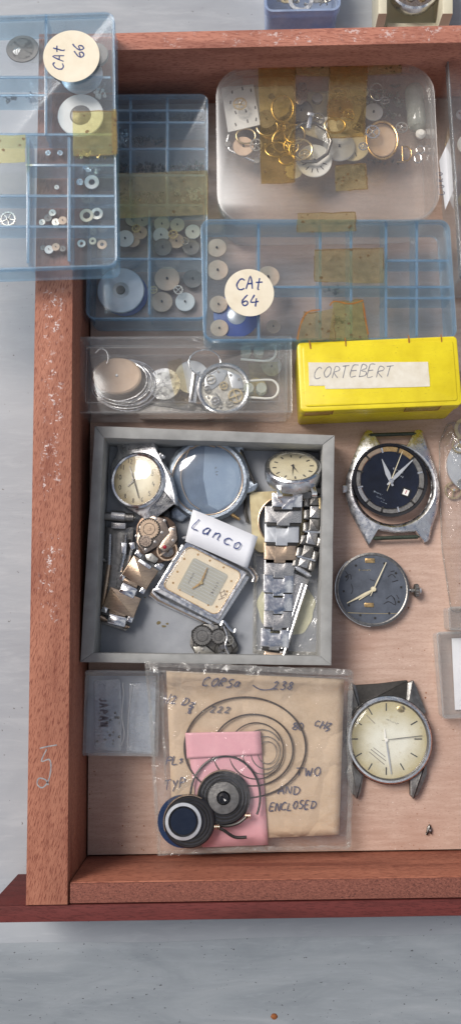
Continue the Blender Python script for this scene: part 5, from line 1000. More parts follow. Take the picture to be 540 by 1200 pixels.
def square_watch():
    f = Frame('wristwatch', 236, 683, .40, 0, label='square watch with a champagne dial and grey centre square, lying diagonally in the tray', cat='watch'); h = .38
    body(f, [(213, 637), (293, 676), (257, 732), (180, 692)], -.3, h-.1, 'worn', 'case', r=.06, b=.05)
    T = [(218, 634), (290, 671), (256, 727), (184, 688)]
    P1 = rpoly(f.P(T, h), .08, 6); cc = Vector((sum(p[0] for p in P1)/len(P1), sum(p[1] for p in P1)/len(P1))); ins = lambda k: [tuple(Vector(p).lerp(cc, k)) for p in P1]
    P2 = rpoly(f.P([tuple(Vector(p).lerp(Vector((237, 680)), .10)) for p in T], h), .28, 6)
    mb = MB(); mb.loft([[(x, y, h-.1) for x, y in P1], [(x, y, h-.02) for x, y in P1], [(x, y, h+.01) for x, y in ins(.02)], [(x, y, h) for x, y in [tuple(Vector(p)*1.0) for p in P2]], [(x, y, h-.06) for x, y in P2]], cap0=False, cap1=False); mb.build('bezel', M['steel'], f)
    mb = MB(); P3 = rpoly(f.P([tuple(Vector(p).lerp(Vector((237, 680)), .12)) for p in T], h), .26, 6); mb.ringslab(P2, P3, h-.05, h+.012); mb.build('gilt_rim', M['gold'], f)
    z = h-.04; mb = MB(); mb.slab(P3, z-.03, z); mb.build('dial', M['champ'], f)
    S4 = [(227, 653), (268, 674), (248, 711), (207, 690)]; body(f, S4, z-.02, z+.012, 'sqdial', 'centre_square', r=.12, b=.0)
    mb = MB()
    for k in range(11):
        t = (k+.5)/11; a = Vector(S4[0]).lerp(Vector(S4[3]), t); b = Vector(S4[1]).lerp(Vector(S4[2]), t); mb.ribbon([f.L(*a.lerp(b, .05), z+.014)[:], f.L(*a.lerp(b, .95), z+.014)[:]], .018)
    mb.build('engine_turned_lines', M['silverdisc'], f)
    mb = MB()
    for x, y in ((232, 650), (246, 657), (262, 665), (271, 681), (266, 693), (254, 711), (244, 709), (226, 699), (211, 691), (203, 683), (208, 670), (216, 655)): p = f.L(x, y, z); mb.lathe([(0, z), (.045, z), (.03, z+.02), (0, z+.02)], 8, p.x, p.y)
    mb.build('hour_markers', M['gold'], f)
    scribble(f, 249, 699, 62, 6, 4.0, .7, 'dsteel', z+.02); scribble(f, 222, 684, 62, 8, 2.2, .45, 'dsteel', z+.02)
    mb = MB()
    for a, b in (((258, 695), (264, 692)), ((259, 699), (266, 696)), ((257, 692), (260, 701)), ((262, 691), (265, 699)), ((256, 703), (263, 700))): mb.ribbon([f.L(*a, z+.004)[:], f.L(*b, z+.004)[:]], 1.0*U())
    mb.build('roman_numeral', M['rosegold'], f)
    hand(f, 'hour_hand', 236, 683, 225, 690, z+.05, 1.3, .5, 'gold', 2); hand(f, 'minute_hand', 236, 682, 243, 665, z+.065, 1.1, .4, 'gold', 2)
    p = f.L(236, 683, z); mb = MB(); mb.lathe([(0, z), (.08, z), (.06, z+.08), (0, z+.08)], 14, p.x, p.y); mb.build('hand_hub', M['brass'], f)
    mb = MB(); mb.slab(inset(P2, .02), h+.02, h+.06, .02); mb.build('crystal', M['glass'], f)
    for k, (zz, m) in enumerate(((.18, 'worn'), (.02, 'rosegold'), (-.14, 'worn'))):
        mb = MB(); o = k*1.5; mb.tube([f.L(a, b, zz)[:] for a, b in ((181-o, 690+o*.7), (179-o, 694+o), (187-o, 701+o), (248-o, 731+o*.3))], .06, 8); mb.build('lug_rail', M[m], f)
    for k, (zz, m) in enumerate(((.2, 'brush'), (.05, 'rosegold'), (-.1, 'brush'))):
        mb = MB(); o = k*1.6; mb.tube([f.L(a, b, zz)[:] for a, b in ((214+o*.4, 631-o*.3), (221+o, 629-o*.3), (292+o, 668-o*.3), (298+o, 676), (296+o, 682))], .065, 8); mb.build('lug_rail', M[m], f)
square_watch()
def note():
    f = Frame('paper_note', 257, 631, .98, 0, -2, 3, label='small white paper note with a handwritten word leaning on the square watch', cat='paper note')
    c = [(226, 597), (302, 629), (290, 666), (217, 634)]; P = [f.L(a, b, 0) for a, b in c]; n = 12; top, bot = [], []
    for k in range(n+1):
        t = k/n; a = P[0].lerp(P[1], t); b = P[3].lerp(P[2], t); zz = .07*math.sin(PI*t)+.02*math.sin(7*t); top.append((a.x, a.y, zz)); bot.append((b.x, b.y, zz*.6-.05))
    mid = [tuple((Vector(a)+Vector(b))/2+Vector((0, 0, .03))) for a, b in zip(top, bot)]
    mb = MB(); mb.loft([top, mid, bot], cap0=False, cap1=False, closed=False); o = mb.build('paper_sheet', M['paper'], f)
    sm = o.modifiers.new('thickness', 'SOLIDIFY'); sm.thickness = .012
    write(f, 'Lanco', 224, 619, .095, -25, 13.5, 1.15, M['ink'], parent=o, gap=.42, sx=1.1, slant=.25)
note()
# ------------------------------------------------------------------ contents of the clear oblong box
def oval_coil():
    f = Frame('wire_coil', 143, 446, .9, 0, label='tan paper covered movement wound with loose silver wire at the left of the oblong box', cat='watch movement')
    c = f.L(137, 440, .2); mb = MB(); mb.lathe([(0, -.4), (.75, -.4), (.9, -.1), (.92, .15), (.85, .2), (0, .2)], 48, c.x, c.y, ex=1.0, ey=.76); mb.build('paper_cover', M['tan'], f)
    mb = MB(); mb.lathe([(0, .2), (.06, .2), (.04, .25), (0, .25)], 12, c.x, c.y); mb.build('pivot', M['silverdisc'], f)
    for k in range(7):
        rx, ry = 1.0+.06*k*random.uniform(.6, 1.1), .78+.035*k; mb = MB(); ph = random.uniform(0, 6)
        mb.tube([(c.x+.1+.03*k+rx*math.cos(a), c.y-.10-.02*k+ry*math.sin(a)*(1+.03*math.sin(3*a+ph)), -.1-.05*k+.06*math.sin(2*a+ph)) for a in [2*PI*j/48 for j in range(48)]], .028, 6, True); mb.build('wire_turn', M['steel'], f)
    mb = MB(); mb.tube([f.L(a, b, .3)[:] for a, b in smooth([(112, 414), (118, 409), (125, 412), (127, 421), (125, 426)], 5)], .03, 6); mb.build('wire_end', M['steel'], f)
oval_coil()
def loose_disc(label, x, y, z, r, mat, **k): return disc(label, LB, x, y, r, z, mat, **k)
loose_disc('pale grey disc half behind the round movement in the oblong box', 225, 443, .35, 21, 'silverdisc', th=.12, name='metal_disc', cat='watch case')
g = Frame('steel_bar', 228, 455, .7, -8, label='bright upright steel bar on the pale grey disc in the oblong box', cat='watch part'); mb = MB(); mb.box(0, 0, 0, .3, 1.25, .22, .04); mb.build('bar', M['steel'], g); mb = MB(); mb.box(-.02, 0, .221, .08, 1.1, .25, .01); mb.build('groove', M['dark'], g)
def round_mv():
    f = Frame('watch_movement', 262, 456, .75, 0, label='round silvery movement in a steel ring inside the clear oblong box', cat='watch movement'); h = .3; c = f.L(262, 455, h); r = 32*U(1)
    mb = MB(); mb.lathe([(r, -.3), (r, h), (r-.06, h+.03), (r-.13, h), (r-.13, -.3), (r, -.3)], 64, c.x, c.y); mb.build('case_ring', M['steel'], f)
    mb = MB(); mb.lathe([(0, -.2), (r-.14, -.2), (r-.14, h-.12), (0, h-.12)], 48, c.x, c.y); mb.build('main_plate', M['nickel'], f); z = h-.1
    body(f, [(240, 440), (256, 432), (268, 434), (262, 446), (250, 456), (240, 458)], z-.05, z+.02, 'silverdisc', 'bridge', r=.1, b=.02); body(f, [(266, 434), (282, 440), (286, 455), (272, 456)], z-.05, z+.03, 'silverdisc', 'bridge', r=.1, b=.02); body(f, [(240, 464), (254, 460), (262, 474), (250, 480)], z-.05, z+.01, 'nickel', 'bridge', r=.1, b=.02)
    for (x, y, rr, m) in ((247, 445, 6, 'nickel'), (262, 452, 5, 'brass'), (276, 464, 9, 'brass'), (252, 470, 5, 'steel'), (243, 456, 4, 'dsteel'), (268, 472, 5, 'nickel')):
        p = f.L(x, y, z+.04); mb = MB(); gear_mesh(mb, rr*U(), .04, 18, 4, cx=p.x, cy=p.y, z=z+.04); mb.build('gear', M[m], f)
    for (x, y) in ((256, 436), (280, 445), (270, 440), (244, 466), (258, 477), (284, 458), (238, 450)):
        p = f.L(x, y, z); mb = MB(); mb.lathe([(0, z+.02), (.05, z+.02), (.05, z+.06), (0, z+.06)], 10, p.x, p.y); mb.build('screw', M['dsteel'], f)
round_mv()
for k, (x, y, l) in enumerate(((300, 412, 'upper clear horseshoe clip at the right end of the oblong box'), (303, 456, 'lower clear horseshoe clip at the right end of the oblong box'))):
    f = Frame('horseshoe_clip', x, y, .9, 0, label=l, cat='clip'); mb = MB(); mb.tube([f.L(a, b, 0)[:] for a, b in [(x-20, y-9), (x+8, y-11)]+[(x+12+11*math.sin(R(q)), y-11*math.cos(R(q))) for q in range(15, 180, 15)]+[(x+8, y+11), (x-18, y+9)]], .045, 8); mb.build('loop', M['white'], f)
    for dx in (-12, 3):
        p = f.L(x+dx, y, 0); mb = MB(); mb.lathe([(0, -.3), (.2, -.3), (.2, -.2), (.1, -.15), (.1, .1), (.2, .15), (.2, .2), (0, .2)], 16, p.x, p.y, M=None); mb.build('spool', M['pill'], f)
for (pts, m, l, nm) in (([(196, 424), (212, 420), (222, 470), (206, 474)], 'tape', 'crinkled brown film scrap in the middle of the oblong box', 'film_scrap'), ([(180, 455), (200, 450), (206, 470), (186, 474)], 'bagedge', 'crinkled clear film scrap left of the brown scrap in the oblong box', 'film_scrap'), ([(290, 425), (325, 424), (326, 442), (292, 443)], 'tape3', 'yellowed film between the two clear clips of the oblong box', 'film_scrap')):
    cx = sum(p[0] for p in pts)/4; cy = sum(p[1] for p in pts)/4; g = Frame(nm, cx, cy, .7, 0, 14, 10, label=l, cat='film scrap'); mb = MB(); P = g.P(pts, 0); vs = []; n = 6
    for i in range(n+1):
        for j in range(n+1): a = Vector(P[0]).lerp(Vector(P[1]), i/n).lerp(Vector(P[3]).lerp(Vector(P[2]), i/n), j/n); vs.append((a.x, a.y, random.uniform(0, .12)))
    mb.add(vs, [(i*(n+1)+j, (i+1)*(n+1)+j, (i+1)*(n+1)+j+1, i*(n+1)+j+1) for i in range(n) for j in range(n)]); mb.build('film', M[m], g)
g = Frame('dark_strap', 225, 478, .12, 0, label='dark flat metal strip along the front of the oblong box floor', cat='metal strip'); body(g, [(150, 470), (250, 474), (262, 487), (240, 492), (165, 490)], 0, .3, 'dsteel', 'strip', b=.03)
disc('perforated steel disc at the front right of the oblong box floor', LB, 276, 462, 20, .1, 'nickel', th=.1, hub='steel', hubr=.3)
loose_disc('worn steel case lying between the wire wound movement and the brown film scrap', 193, 452, .25, 20, 'worn', th=.25, hub='glass', hubr=.75, name='steel_case', cat='watch case')
loose_disc('small brass disc under the lower horseshoe clip in the oblong box', 300, 455, .2, 13, 'brass', hole=1)
loose_disc('nickel disc at the back right of the oblong box', 318, 430, .15, 12, 'nickel', hole=1)
ringthing('thin steel ring standing behind the round movement in the oblong box', 240, 425, 16, .9, 'steel', .03, 1.2, name='steel_ring', f=LB)
# ------------------------------------------------------------------ small clear case embossed JAPAN
c, w_, h_, rz = rect_from([(101, 785), (188, 787), (184, 886), (96, 886)], .95)
JC = frame_at('clear_case', c, .02, rz, label='small milky clear case with an embossed country name below the grey tray', cat='plastic case'); Hj = .93
mb = MB(); o, i = wallring(w_, h_, .08, .08); mb.slab(o, 0, .06); mb.ringslab(o, i, .065, Hj-.075); mb.build('tray', M['lidwall'], JC)
mb = MB(); mb.slab(rrect(w_+.02, h_+.02, .08), Hj-.07, Hj, .02); lid = mb.build('lid', M['lid'], JC)
mb = MB(); mb.slab(rpoly(JC.P([(111, 797), (142, 795), (145, 830), (143, 880), (112, 878)], .2), .08, 3), .08, .42, .04); mb.build('left_well', M['well'], JC)
mb = MB(); mb.slab(rpoly(JC.P([(152, 800), (184, 798), (182, 882), (148, 880)], .2), .08, 3), .08, .42, .04); mb.build('right_well', M['well'], JC)
mb = MB(); mb.slab([JC.L(x, y, .066).xy[:] for x, y in ((105, 792), (183, 792), (180, 882), (101, 882))], .066, .074); mb.build('blue_grey_lining', pm('pale_blue_lining', (.56, .60, .68), .5, 0, (.44, .48, .55), 2), JC)
mb = MB()
for pl in ([(144, 800), (145, 815), (143, 840), (146, 860), (142, 874)], [(155, 802), (151, 840), (150, 878)]): mb.tube([JC.L(a, b, .44)[:] for a, b in smooth(pl, 4)], .03, 6)
mb.build('well_edge', M['silverdisc'], JC)
write(JC, 'JAPAN', 117, 818, Hj+.008, -88, 8.5, 1.9, M['greyink'], name='embossed_word', gap=.42, slant=0, sx=.9); write(JC, 'JAPAN', 169, 872, Hj+.008, 92, 8.5, 1.2, M['lidwall'], name='embossed_word', gap=.42, slant=0, sx=.9)
mb = MB()
for k in range(26): p = JC.L(random.uniform(113, 141), random.uniform(835, 874), .425); r = random.uniform(.02, .06); mb.lathe([(0, .42), (r, .42), (0, .42+r)], 6, p.x, p.y)
mb.build('debris', M['dsteel'], JC, kind='stuff')
# ------------------------------------------------------------------ zip bag with envelope
def zipbag():
    quad = [(170, 775), (413, 786), (410, 995), (184, 1003)]
    f = Frame('zip_bag', 292, 890, .06, 0, label='clear plastic bag holding a tan envelope, lying against the front of the grey tray', cat='plastic bag')
    n, m = 26, 24; P = [f.L(a, b, 1.0 if b < 800 else .6) for a, b in quad]
    lift = lambda v: 1.75*max(0, 1-v/.12)**1.0*0 + (1.62 if v < .06 else 1.62-(v-.06)/.10*.55 if v < .16 else 1.07-.47*(v-.16)/.84)   # leans on the tray rim, falls to the drawer floor
    def grid(q, off, amp, seed, n=n, m=m):
        rnd = random.Random(seed); ph = [rnd.uniform(0, 6) for _ in range(8)]; vs = []
        for i in range(n+1):
            for j in range(m+1):
                u, v = i/n, j/m; px = (1-v)*((1-u)*q[0][0]+u*q[1][0])+v*((1-u)*q[3][0]+u*q[2][0]); py = (1-v)*((1-u)*q[0][1]+u*q[1][1])+v*((1-u)*q[3][1]+u*q[2][1])
                gv = (py-775)/225; wob = amp*(math.sin(9*u+ph[0]+3*v)+math.sin(13*v+ph[1]+4*u)+.6*math.sin(23*u+ph[2]-9*v)+.6*math.sin(31*v+ph[3]+12*u))
                e = min(u, 1-u, v, 1-v); z = lift(gv)-.06+off*min(1, e*8)+wob
                vs.append(f.L(px, py, z))
        return vs, [(i*(m+1)+j, (i+1)*(m+1)+j, (i+1)*(m+1)+j+1, i*(m+1)+j+1) for i in range(n) for j in range(m)]
    ep = [(193, 783), (402, 793), (398, 982), (200, 990)]
    vs, fs = grid(quad, -.09, .006, 1); mb = MB(); mb.add(vs, fs); mb.build('back_film', M['bag'], f)
    e = Frame('envelope', 297, 886, .06, 0, label='tan paper envelope with handwriting and inked rings inside the clear bag', cat='envelope')
    vs, fs = grid([(195, 786), (403, 796), (397, 978), (203, 986)], 0, .004, 2); mb = MB(); mb.add([e.I @ (f.M @ v) for v in vs], fs); o = mb.build('paper', M['kraft'], e); s_ = o.modifiers.new('thickness', 'SOLIDIFY'); s_.thickness = .03; s_.offset = -1
    def surf(px, py, d=.02): return e.L(px, py, lift((py-775)/225)-.06+d)
    class SF:           # writes on the sloping envelope
        o = e.o
        def L(s, a, b, z): return surf(a, b, z)
    sf = SF()
    def wr(txt, x, y, ang, size, m='inkdark', **k): write(sf, txt, x, y, .085, ang, size, 1.25, M[m], parent=e.o, **k)
    wr('CORSa', 236, 804, -1, 9.5, sx=1.25, gap=.32, slant=.5, jit=.08); wr('238', 319, 808, 0, 9, sx=1.2, gap=.32, slant=.3); mb = MB(); mb.ribbon([surf(a, b, .085)[:] for a, b in smooth([(296, 803), (305, 808), (316, 808), (322, 806)], 4)], .04); mb.build('handwriting', M['inkdark'], e)
    wr('1/2', 191, 824, -4, 10, gap=.12); wr('Dz', 212, 826, -10, 9, sx=1.3, slant=.4); wr('.8', 217, 836, -5, 6, jit=.04); wr('.222', 240, 834, -3, 7.5, m='greyink', gap=.45, sx=1.2, slant=.3); wr('80', 342, 855, -2, 9, sx=1.2, m='inkdark'); wr('cHz', 367, 852, -8, 10, sx=1.05, slant=.35, jit=.08)
    wr('PLs', 194, 896, 4, 9, sx=1.3, slant=.3); wr('TYP', 192, 925, 4, 11, sx=1.1, slant=.2); wr('TWO', 346, 909, -2, 9.5, sx=1.35, gap=.3); wr('AND', 325, 930, -1, 9, sx=1.3, gap=.3); wr('ENCLOSED', 315, 950, 3, 9, sx=1.05, gap=.22, slant=.25, jit=.07)
    for (cx, cy, rx, ry, wd, a0, a1, mm) in ((287, 876, 71, 59, .065, 0, 360, 'springbrown'), (296, 879, 47, 42, .06, 0, 360, 'springbrown'), (300, 880, 32, 33, .045, 0, 360, 'springbrown'), (307, 881, 23, 26, .04, 30, 330, 'greydisc'), (311, 882, 17, 19, .035, 0, 360, 'greydisc'), (313, 882, 11, 13, .03, 0, 360, 'greydisc')):
        g = None; mb = MB(); path = [surf(cx+rx*math.cos(R(a0+(a1-a0)*k/72)), cy+ry*math.sin(R(a0+(a1-a0)*k/72)), .12+.02*math.sin(k*.3)) for k in range(73)]
        lab = 'outermost' if rx == 71 else {47: 'second', 32: 'third', 23: 'fourth', 17: 'fifth'}.get(rx, 'innermost')
        wt = Frame('mainspring', cx, cy, lift((cy-775)/225)+.0, 0, label=f'{lab} turn of thin dark spring wire coiled on the tan envelope', cat='spring', group='spring wire turns on the envelope')
        mb.tube([(wt.I @ (e.M @ p))[:] for p in path], wd/2, 6); mb.build('wire', M[mm], wt)
    # pink packet
    pk = Frame('pink_packet', 267, 925, .9, 0, label='pink plastic packet inside the clear bag behind the two dark round parts', cat='packet')
    def psurf(px, py, d): return pk.I @ (e.M @ surf(px, py, d))
    q = [(218, 859), (305, 857), (314, 990), (237, 993)]
    def pg(q, d, nm, mt, amp=.015, seed=5):
        rnd = random.Random(seed); n = 10; vs = []
        for i in range(n+1):
            for j in range(n+1):
                u, v = i/n, j/n; px = (1-v)*((1-u)*q[0][0]+u*q[1][0])+v*((1-u)*q[3][0]+u*q[2][0]); py = (1-v)*((1-u)*q[0][1]+u*q[1][1])+v*((1-u)*q[3][1]+u*q[2][1]); vs.append(psurf(px, py, d+amp*math.sin(5*u+3*v+seed)))
        mb = MB(); mb.add(vs, [(i*(n+1)+j, (i+1)*(n+1)+j, (i+1)*(n+1)+j+1, i*(n+1)+j+1) for i in range(n) for j in range(n)]); o = mb.build(nm, M[mt], pk); s_ = o.modifiers.new('thickness', 'SOLIDIFY'); s_.thickness = .03
    pg(q, .12, 'sheet', 'pink'); pg([(217, 859), (305, 857), (307, 884), (219, 889)], .20, 'folded_flap', 'pink', .01, 8)
    # dark round parts
    def ring_part(lab, x, y, z, rx, rim, inner, wirepts, tx=0):
        g = Frame('round_spring_part', x, y, z, 0, tx, 0, label=lab, cat='spring part'); u = U(z); r = rx*u
        mb = MB(); mb.lathe([(0, -.12), (r*.96, -.12), (r, -.06), (r, .06), (r*.94, .12), (r*.8, .10), (0, .06)], 64); mb.build('dark_disc', M['black'], g)
        for k in range(3): rr = r*(.66+.12*k); mb = MB(); mb.tube([(rr*math.cos(2*PI*j/60), rr*math.sin(2*PI*j/60), .115) for j in range(60)], .022, 6, True); mb.build('coil_turn', M['dark'], g)
        mb = MB(); rr = r*.99; mb.tube([p for p in arc(rr, 60, 200, 24, 0, 0, .13)], .022, 6); mb.build('brass_wire', M['rosegold'], g)
        rim(g, r); inner(g, r)
        mb = MB(); mb.tube([g.L(a, b, .1)[:] for a, b in smooth(wirepts, 5)], .055, 8); mb.build('tail', M['dark'], g)
        p = g.L(*wirepts[0], .1); 
        for k in range(3): mb = MB(); q_ = g.L(wirepts[0][0]+k*2.3-2, wirepts[0][1], .1); mb.tube([(q_.x+.0, q_.y+.09*math.cos(2*PI*j/14), .1+.09*math.sin(2*PI*j/14)) for j in range(14)], .018, 5, True); mb.build('binding', M['rosegold'], g)
    def rimA(g, r): 
        mb = MB(); mb.lathe([(r*.60, .11), (r*.58, .17), (r*.26, .19), (r*.24, .12), (r*.60, .11)], 48); mb.build('grey_washer', M['dsteel'], g)
    def innA(g, r): mb = MB(); mb.lathe([(0, .12), (r*.22, .12), (r*.2, .24), (r*.12, .26), (0, .22)], 24); mb.build('hub', M['blackgloss'], g)
    ring_part('larger dark round spring part lying on the pink packet', 262, 934, 1.05, 30, rimA, innA, [(290, 956), (278, 965), (262, 968), (250, 962)])
    def rimB(g, r):
        c = (-.2, .02); mb = MB(); q = r*.70; mb.lathe([(q, .13), (q, .19), (q*.83, .20), (q*.83, .13), (q, .13)], 48, c[0], c[1]); mb.build('pale_ring', M['silverdisc'], g)
    def innB(g, r): mb = MB(); mb.lathe([(0, .12), (r*.5, .12), (r*.5, .14), (0, .14)], 32, -.2, .02); mb.build('blue_centre', pm('deep_blue', (.012, .018, .035), .2), g)
    ring_part('smaller dark round part with a pale ring at the front left corner of the bag', 222, 962, 1.15, 29, rimB, innB, [(254, 969), (262, 973), (275, 981), (289, 981)])
    g = Frame('dark_blue_ring', 219, 962, .92, 0, label='deep blue disc peeping out behind the round part with the pale ring', cat='disc'); mb = MB(); mb.lathe([(0, -.06), (.88, -.06), (.9, .03), (0, .05)], 48, -.12, 0); mb.build('disc', pm('deep_blue_disc', (.012, .03, .085), .3), g)
    g = Frame('spring_hoop', 264, 928, .95, 0, label='dark wire hoop round the larger dark spring part on the pink packet', cat='spring'); mb = MB(); mb.tube([g.L(264+42*math.cos(R(a))*.97, 934-48*math.sin(R(a)), .12)[:] for a in range(-25, 200, 6)], .04, 8); mb.build('wire', M['dark'], g)
    vs, fs = grid(quad, .36, .026, 3, 40, 38); mb = MB(); mb.add(vs, fs); mb.build('front_film', M['bag'], f)
    mb = MB()
    def gp(x, y, d=.05): return f.L(x, y, lift((y-775)/225)-.06+d)
    for pl, wd in (([(171, 777), (177, 830), (181, 900), (185, 960), (187, 1001)], .10), ([(411, 788), (409, 850), (410, 920), (408, 993)], .18), ([(185, 1000), (260, 996), (340, 994), (409, 993)], .14), ([(172, 778), (250, 781), (330, 785), (411, 788)], .20), ([(173, 786), (250, 789), (330, 792), (411, 795)], .05), ([(190, 790), (191, 850), (195, 920)], .09)):
        Q = smooth(pl, 6); mb.ribbon([gp(a+random.uniform(-.6, .6), b, .10) for a, b in Q], wd)
    mb.build('seam', M['bagedge'], f)
zipbag()
# ------------------------------------------------------------------ things at the right edge
def simple_case(name, label, quad, zb, zt, wall, lidm, cat='plastic box', rim='greyrim'):
    c, w_, h_, rz = rect_from(quad, zt); f = frame_at(name, c, zb, rz, label=label, cat=cat); H = zt-zb
    mb = MB(); o, i = wallring(w_, h_, .12, .08); mb.slab(o, 0, .06); mb.ringslab(o, i, .065, H-.2); mb.build('tray', M[wall], f)
    mb = MB(); o, i = wallring(w_+.06, h_+.06, .14, .06); mb.slab(o, H-.06, H, .02); lid = mb.build('lid', M[lidm], f); mb = MB(); mb.ringslab(o, i, H-.35, H-.065); mb.build('lid_rim', M[rim], lid); return f
EB = simple_case('parts_box', 'smoky edged clear box at the back right of the drawer, beside the paper tag', [(529, 61), (690, 56), (696, 318), (536, 322)], .05, 2.3, 'lidwall', 'lid')
disc('round white dial inside the smoky edged box', EB, 548, 170, 14, .4, 'white'); disc('dark movement ring inside the smoky edged box', EB, 540, 135, 7, .6, 'worn', hole=1); disc('tan disc at the front of the smoky edged box', EB, 548, 290, 12, .4, 'tan', hole=1)
disc('brass disc in the middle of the smoky edged box', EB, 546, 235, 11, .4, 'brass', hole=1)
g = Frame('paper_tag', 524, 202, 1.2, 0, 0, -14, label='narrow white handwritten paper tag standing between the clear boxes at right', cat='paper tag'); mb = MB(); mb.slab(g.P([(529, 156), (514, 189), (521, 246), (535, 213)], 0), 0, .015); tg = mb.build('paper', M['paper'], g)
write(g, 'CORO', 521, 228, .02, 98, 7, 1.0, M['inkdark'], parent=tg, gap=.55); mb = MB(); mb.slab(g.P([(524, 150), (530, 150), (529, 158), (520, 172)], -.02), -.03, -.015); mb.build('tape', M['tape'], g)
def film_bag(name, label, pts, z, z1, cat='plastic bag'):
    f = Frame(name, sum(p[0] for p in pts)/len(pts), sum(p[1] for p in pts)/len(pts), z, 0, label=label, cat=cat); P = rpoly(f.P(pts, z1), .15, 4); c = Vector((sum(p[0] for p in P)/len(P), sum(p[1] for p in P)/len(P)))
    mb = MB(); rings = [[(x, y, .0) for x, y in P], [(x, y, .03) for x, y in P]]+[[(c.x+(x-c.x)*k+random.uniform(-.01, .01), c.y+(y-c.y)*k, z1*s_+random.uniform(-.02, .02)) for x, y in P] for k, s_ in ((.95, .7), (.85, 1), (.5, 1.05))]; mb.loft(rings, cap0=False, cap1=True); mb.build('film', M['bag'], f)
    mb = MB(); mb.tube([(x, y, .03) for x, y in P], .022, 6, True); mb.build('seam', M['bagedge'], f); return f
film_bag('clear_bag', 'clear bag with a pale movement and brass wheel, right of the black dial watch', [(528, 492), (560, 488), (640, 492), (645, 716), (532, 716), (521, 640), (518, 560), (518, 515)], .03, .55)
def edge_mv():
    f = Frame('watch_movement', 556, 550, .06, 0, label='pale round movement in the clear bag, cut by the right edge of the photo', cat='watch movement'); c = f.L(557, 545, .3); mb = MB(); mb.lathe([(0, 0), (1.05, 0), (1.08, .26), (0, .3)], 56, c.x, c.y); mb.build('main_plate', M['pill'] if False else M['silverdisc'], f)
    for (x, y, r, m) in ((538, 522, 10, 'brass'), (545, 545, 6, 'nickel'), (540, 566, 5, 'nickel')): p = f.L(x, y, .32); mb = MB(); gear_mesh(mb, r*U(), .05, 22, 4, cx=p.x, cy=p.y, z=.32); mb.build('gear', M[m], f)
edge_mv()
g = Frame('watch_gear', 530, 575, .1, 0, label='brass three spoked wheel below the pale movement in the clear bag', cat='watch gear'); mb = MB(); gear_mesh(mb, 10.5*U(), .06, 30, 3, rim=.8); mb.build('gear', M['brass'], g); mb = MB(); mb.lathe([(0, 0), (.05, 0), (.04, .2), (0, .2)], 8); mb.build('arbor', M['steel'], g)
disc('brass cap above the pale movement at the right edge', RB, 545, 503, 14, .05, 'brass', ring=.7)
CB = simple_case('clear_case', 'empty clear case at the right edge beside the slate movement', [(513, 741), (600, 738), (604, 838), (518, 842)], .03, .8, 'lidwall', 'lid', rim='lidwall')
CC = simple_case('clear_case', 'taller clear case behind the empty one at the right edge', [(526, 712), (620, 708), (622, 735), (527, 738)], .03, 1.0, 'lidwall', 'lid', rim='lidwall')
g = Frame('folded_card', 552, 790, .12, 0, label='pale bluish folded card inside the empty clear case at the right edge', cat='card'); mb = MB(); mb.slab(g.P([(529, 748), (590, 746), (592, 830), (533, 832)], .1), 0, .08, .01); mb.build('card', M['paper'], g)
def crumbs():
    mb = MB(); rnd = random.Random(11)
    for k in range(70):
        x, y = rnd.choice(((rnd.uniform(105, 180), rnd.uniform(895, 990)), (rnd.uniform(415, 540), rnd.uniform(640, 985)), (rnd.uniform(395, 530), rnd.uniform(500, 990)), (rnd.uniform(105, 540), rnd.uniform(985, 1000))))
        p = at(x, y, 0); r = rnd.uniform(.008, .03); n = rnd.randint(4, 6)
        mb.slab([(p.x+r*rnd.uniform(.6, 1.6)*math.cos(2*PI*q/n), p.y+r*rnd.uniform(.5, 1.1)*math.sin(2*PI*q/n)) for q in range(n)], .001, r*.8)
    mb.build('dust_crumbs', M['rust'], kind='stuff', label='fine crumbs of dust scattered on the bare drawer floor')
crumbs()
# tiny things
def speck(name, lab, x, y, z, pts, mat, cat):
    g = Frame(name, x, y, z, 0, label=lab, cat=cat); mb = MB(); mb.slab(rpoly(g.P(pts, .1), .01, 2), 0, .12, .03); mb.build('body', M[mat], g); mb = MB(); mb.lathe([(0, .12), (.05, .12), (.03, .16), (0, .16)], 8, -.02, .0); mb.build('stud', M['steel'], g)
speck('steel_clip', 'tiny bent steel clip alone on the drawer floor near the front right', 503, 972, .01, [(500, 970), (503, 966), (506, 972), (505, 978), (502, 976), (499, 979)], 'dsteel', 'clip')
g = Frame('rusty_bead', 321, 1190, -.72, 0, 24, 0, label='small rusty brown bead on the pale table in front of the drawer', cat='bead'); mb = MB(); mb.lathe([(0, -.03), (.10, -.02), (.13, .05), (.08, .12), (0, .13)], 14, ey=.8); mb.build('bead', M['rust'], g)
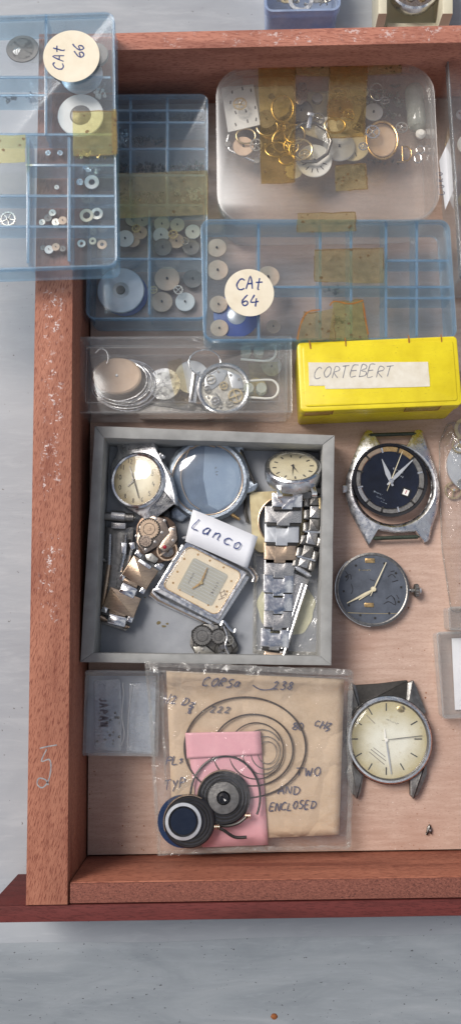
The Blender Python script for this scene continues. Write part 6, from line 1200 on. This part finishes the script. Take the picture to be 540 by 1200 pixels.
# ------------------------------------------------------------------ behind the drawer
c, w_, h_, rz = rect_from([(309, -70), (399, -72), (396, 12), (309, 14)], 1.4)
BT = frame_at('blue_tub', c, -.49, rz, label='milky blue plastic tub standing on the table behind the drawer', cat='plastic box'); Ht = 1.89
mb = MB(); o, i = wallring(w_-.12, h_-.12, .3, .1); mb.slab(inset(o, .02), 0, .08); mb.ringslab(o, i, .085, Ht-.36); mb.build('tray', M['bluetub'], BT)
mb = MB(); o, i = wallring(w_, h_, .34, .09); mb.ringslab(o, i, Ht-.35, Ht); mb.build('rim', M['bluetub'], BT)
mb = MB(); mb.slab(inset(i, .01), Ht-.12, Ht-.06); mb.build('lid', M['lid'], BT)
disc('steel ring part visible in the milky blue tub', BT, 352, 2, 16, 1.0, 'worn', ring=.7, th=.1); disc('dull disc in the milky blue tub', BT, 370, -4, 10, .9, 'nickel', hole=1); disc('small brass disc in the milky blue tub', BT, 334, -2, 8, .9, 'brass', hole=1); scatter('jumble of small steel parts in the milky blue tub', BT, (325, -8, 385, 6), .8, 30, 'nickel', .12, name='steel_bits')
def ivory():
    f = Frame('ivory_box', 486, 5, -.49, 0, label='open ivory plastic box behind the drawer with a round watch in it', cat='plastic box')
    Hh = 1.7
    def wl(pts, z0, z1, nm): mb = MB(); mb.slab(f.P(pts, z1), z0, z1, .03); mb.build(nm, M['creamplastic'], f)
    body(f, [(445, -60), (530, -62), (524, 33), (450, 35)], 0, .1, 'creamplastic', 'box_floor', b=.0)
    for x0, x1 in ((443, 453), (518, 530)): wl([(x0, -60), (x1, -60), (x1, 16), (x0, 16)], .0, Hh, 'side_wall')
    wl([(453, 27), (520, 26), (520, 32), (453, 33)], .1, .5, 'front_lip')
    g = Frame('wristwatch', 484, -12, .5, 0, label='round steel rimmed watch movement resting in the ivory box', cat='watch'); mb = MB(); r = 1.05; mb.lathe([(0, -.3), (r*.9, -.3), (r, 0), (r*.97, .2), (r*.9, .25), (r*.86, .15), (0, .15)], 64); mb.build('case', M['steel'], g)
    mb = MB(); mb.lathe([(0, .15), (r*.85, .15), (r*.85, .18), (0, .18)], 48); mb.build('movement_plate', M['copper'], g)
    for a, rr, m in ((-60, .6, 'brass'), (-110, .55, 'nickel'), (-85, .3, 'dsteel'), (-140, .65, 'nickel'), (-30, .65, 'dsteel')): mb = MB(); gear_mesh(mb, .16, .05, 16, 4, cx=rr*math.cos(R(a)), cy=rr*math.sin(R(a)), z=.185); mb.build('gear', M[m], g)
ivory()
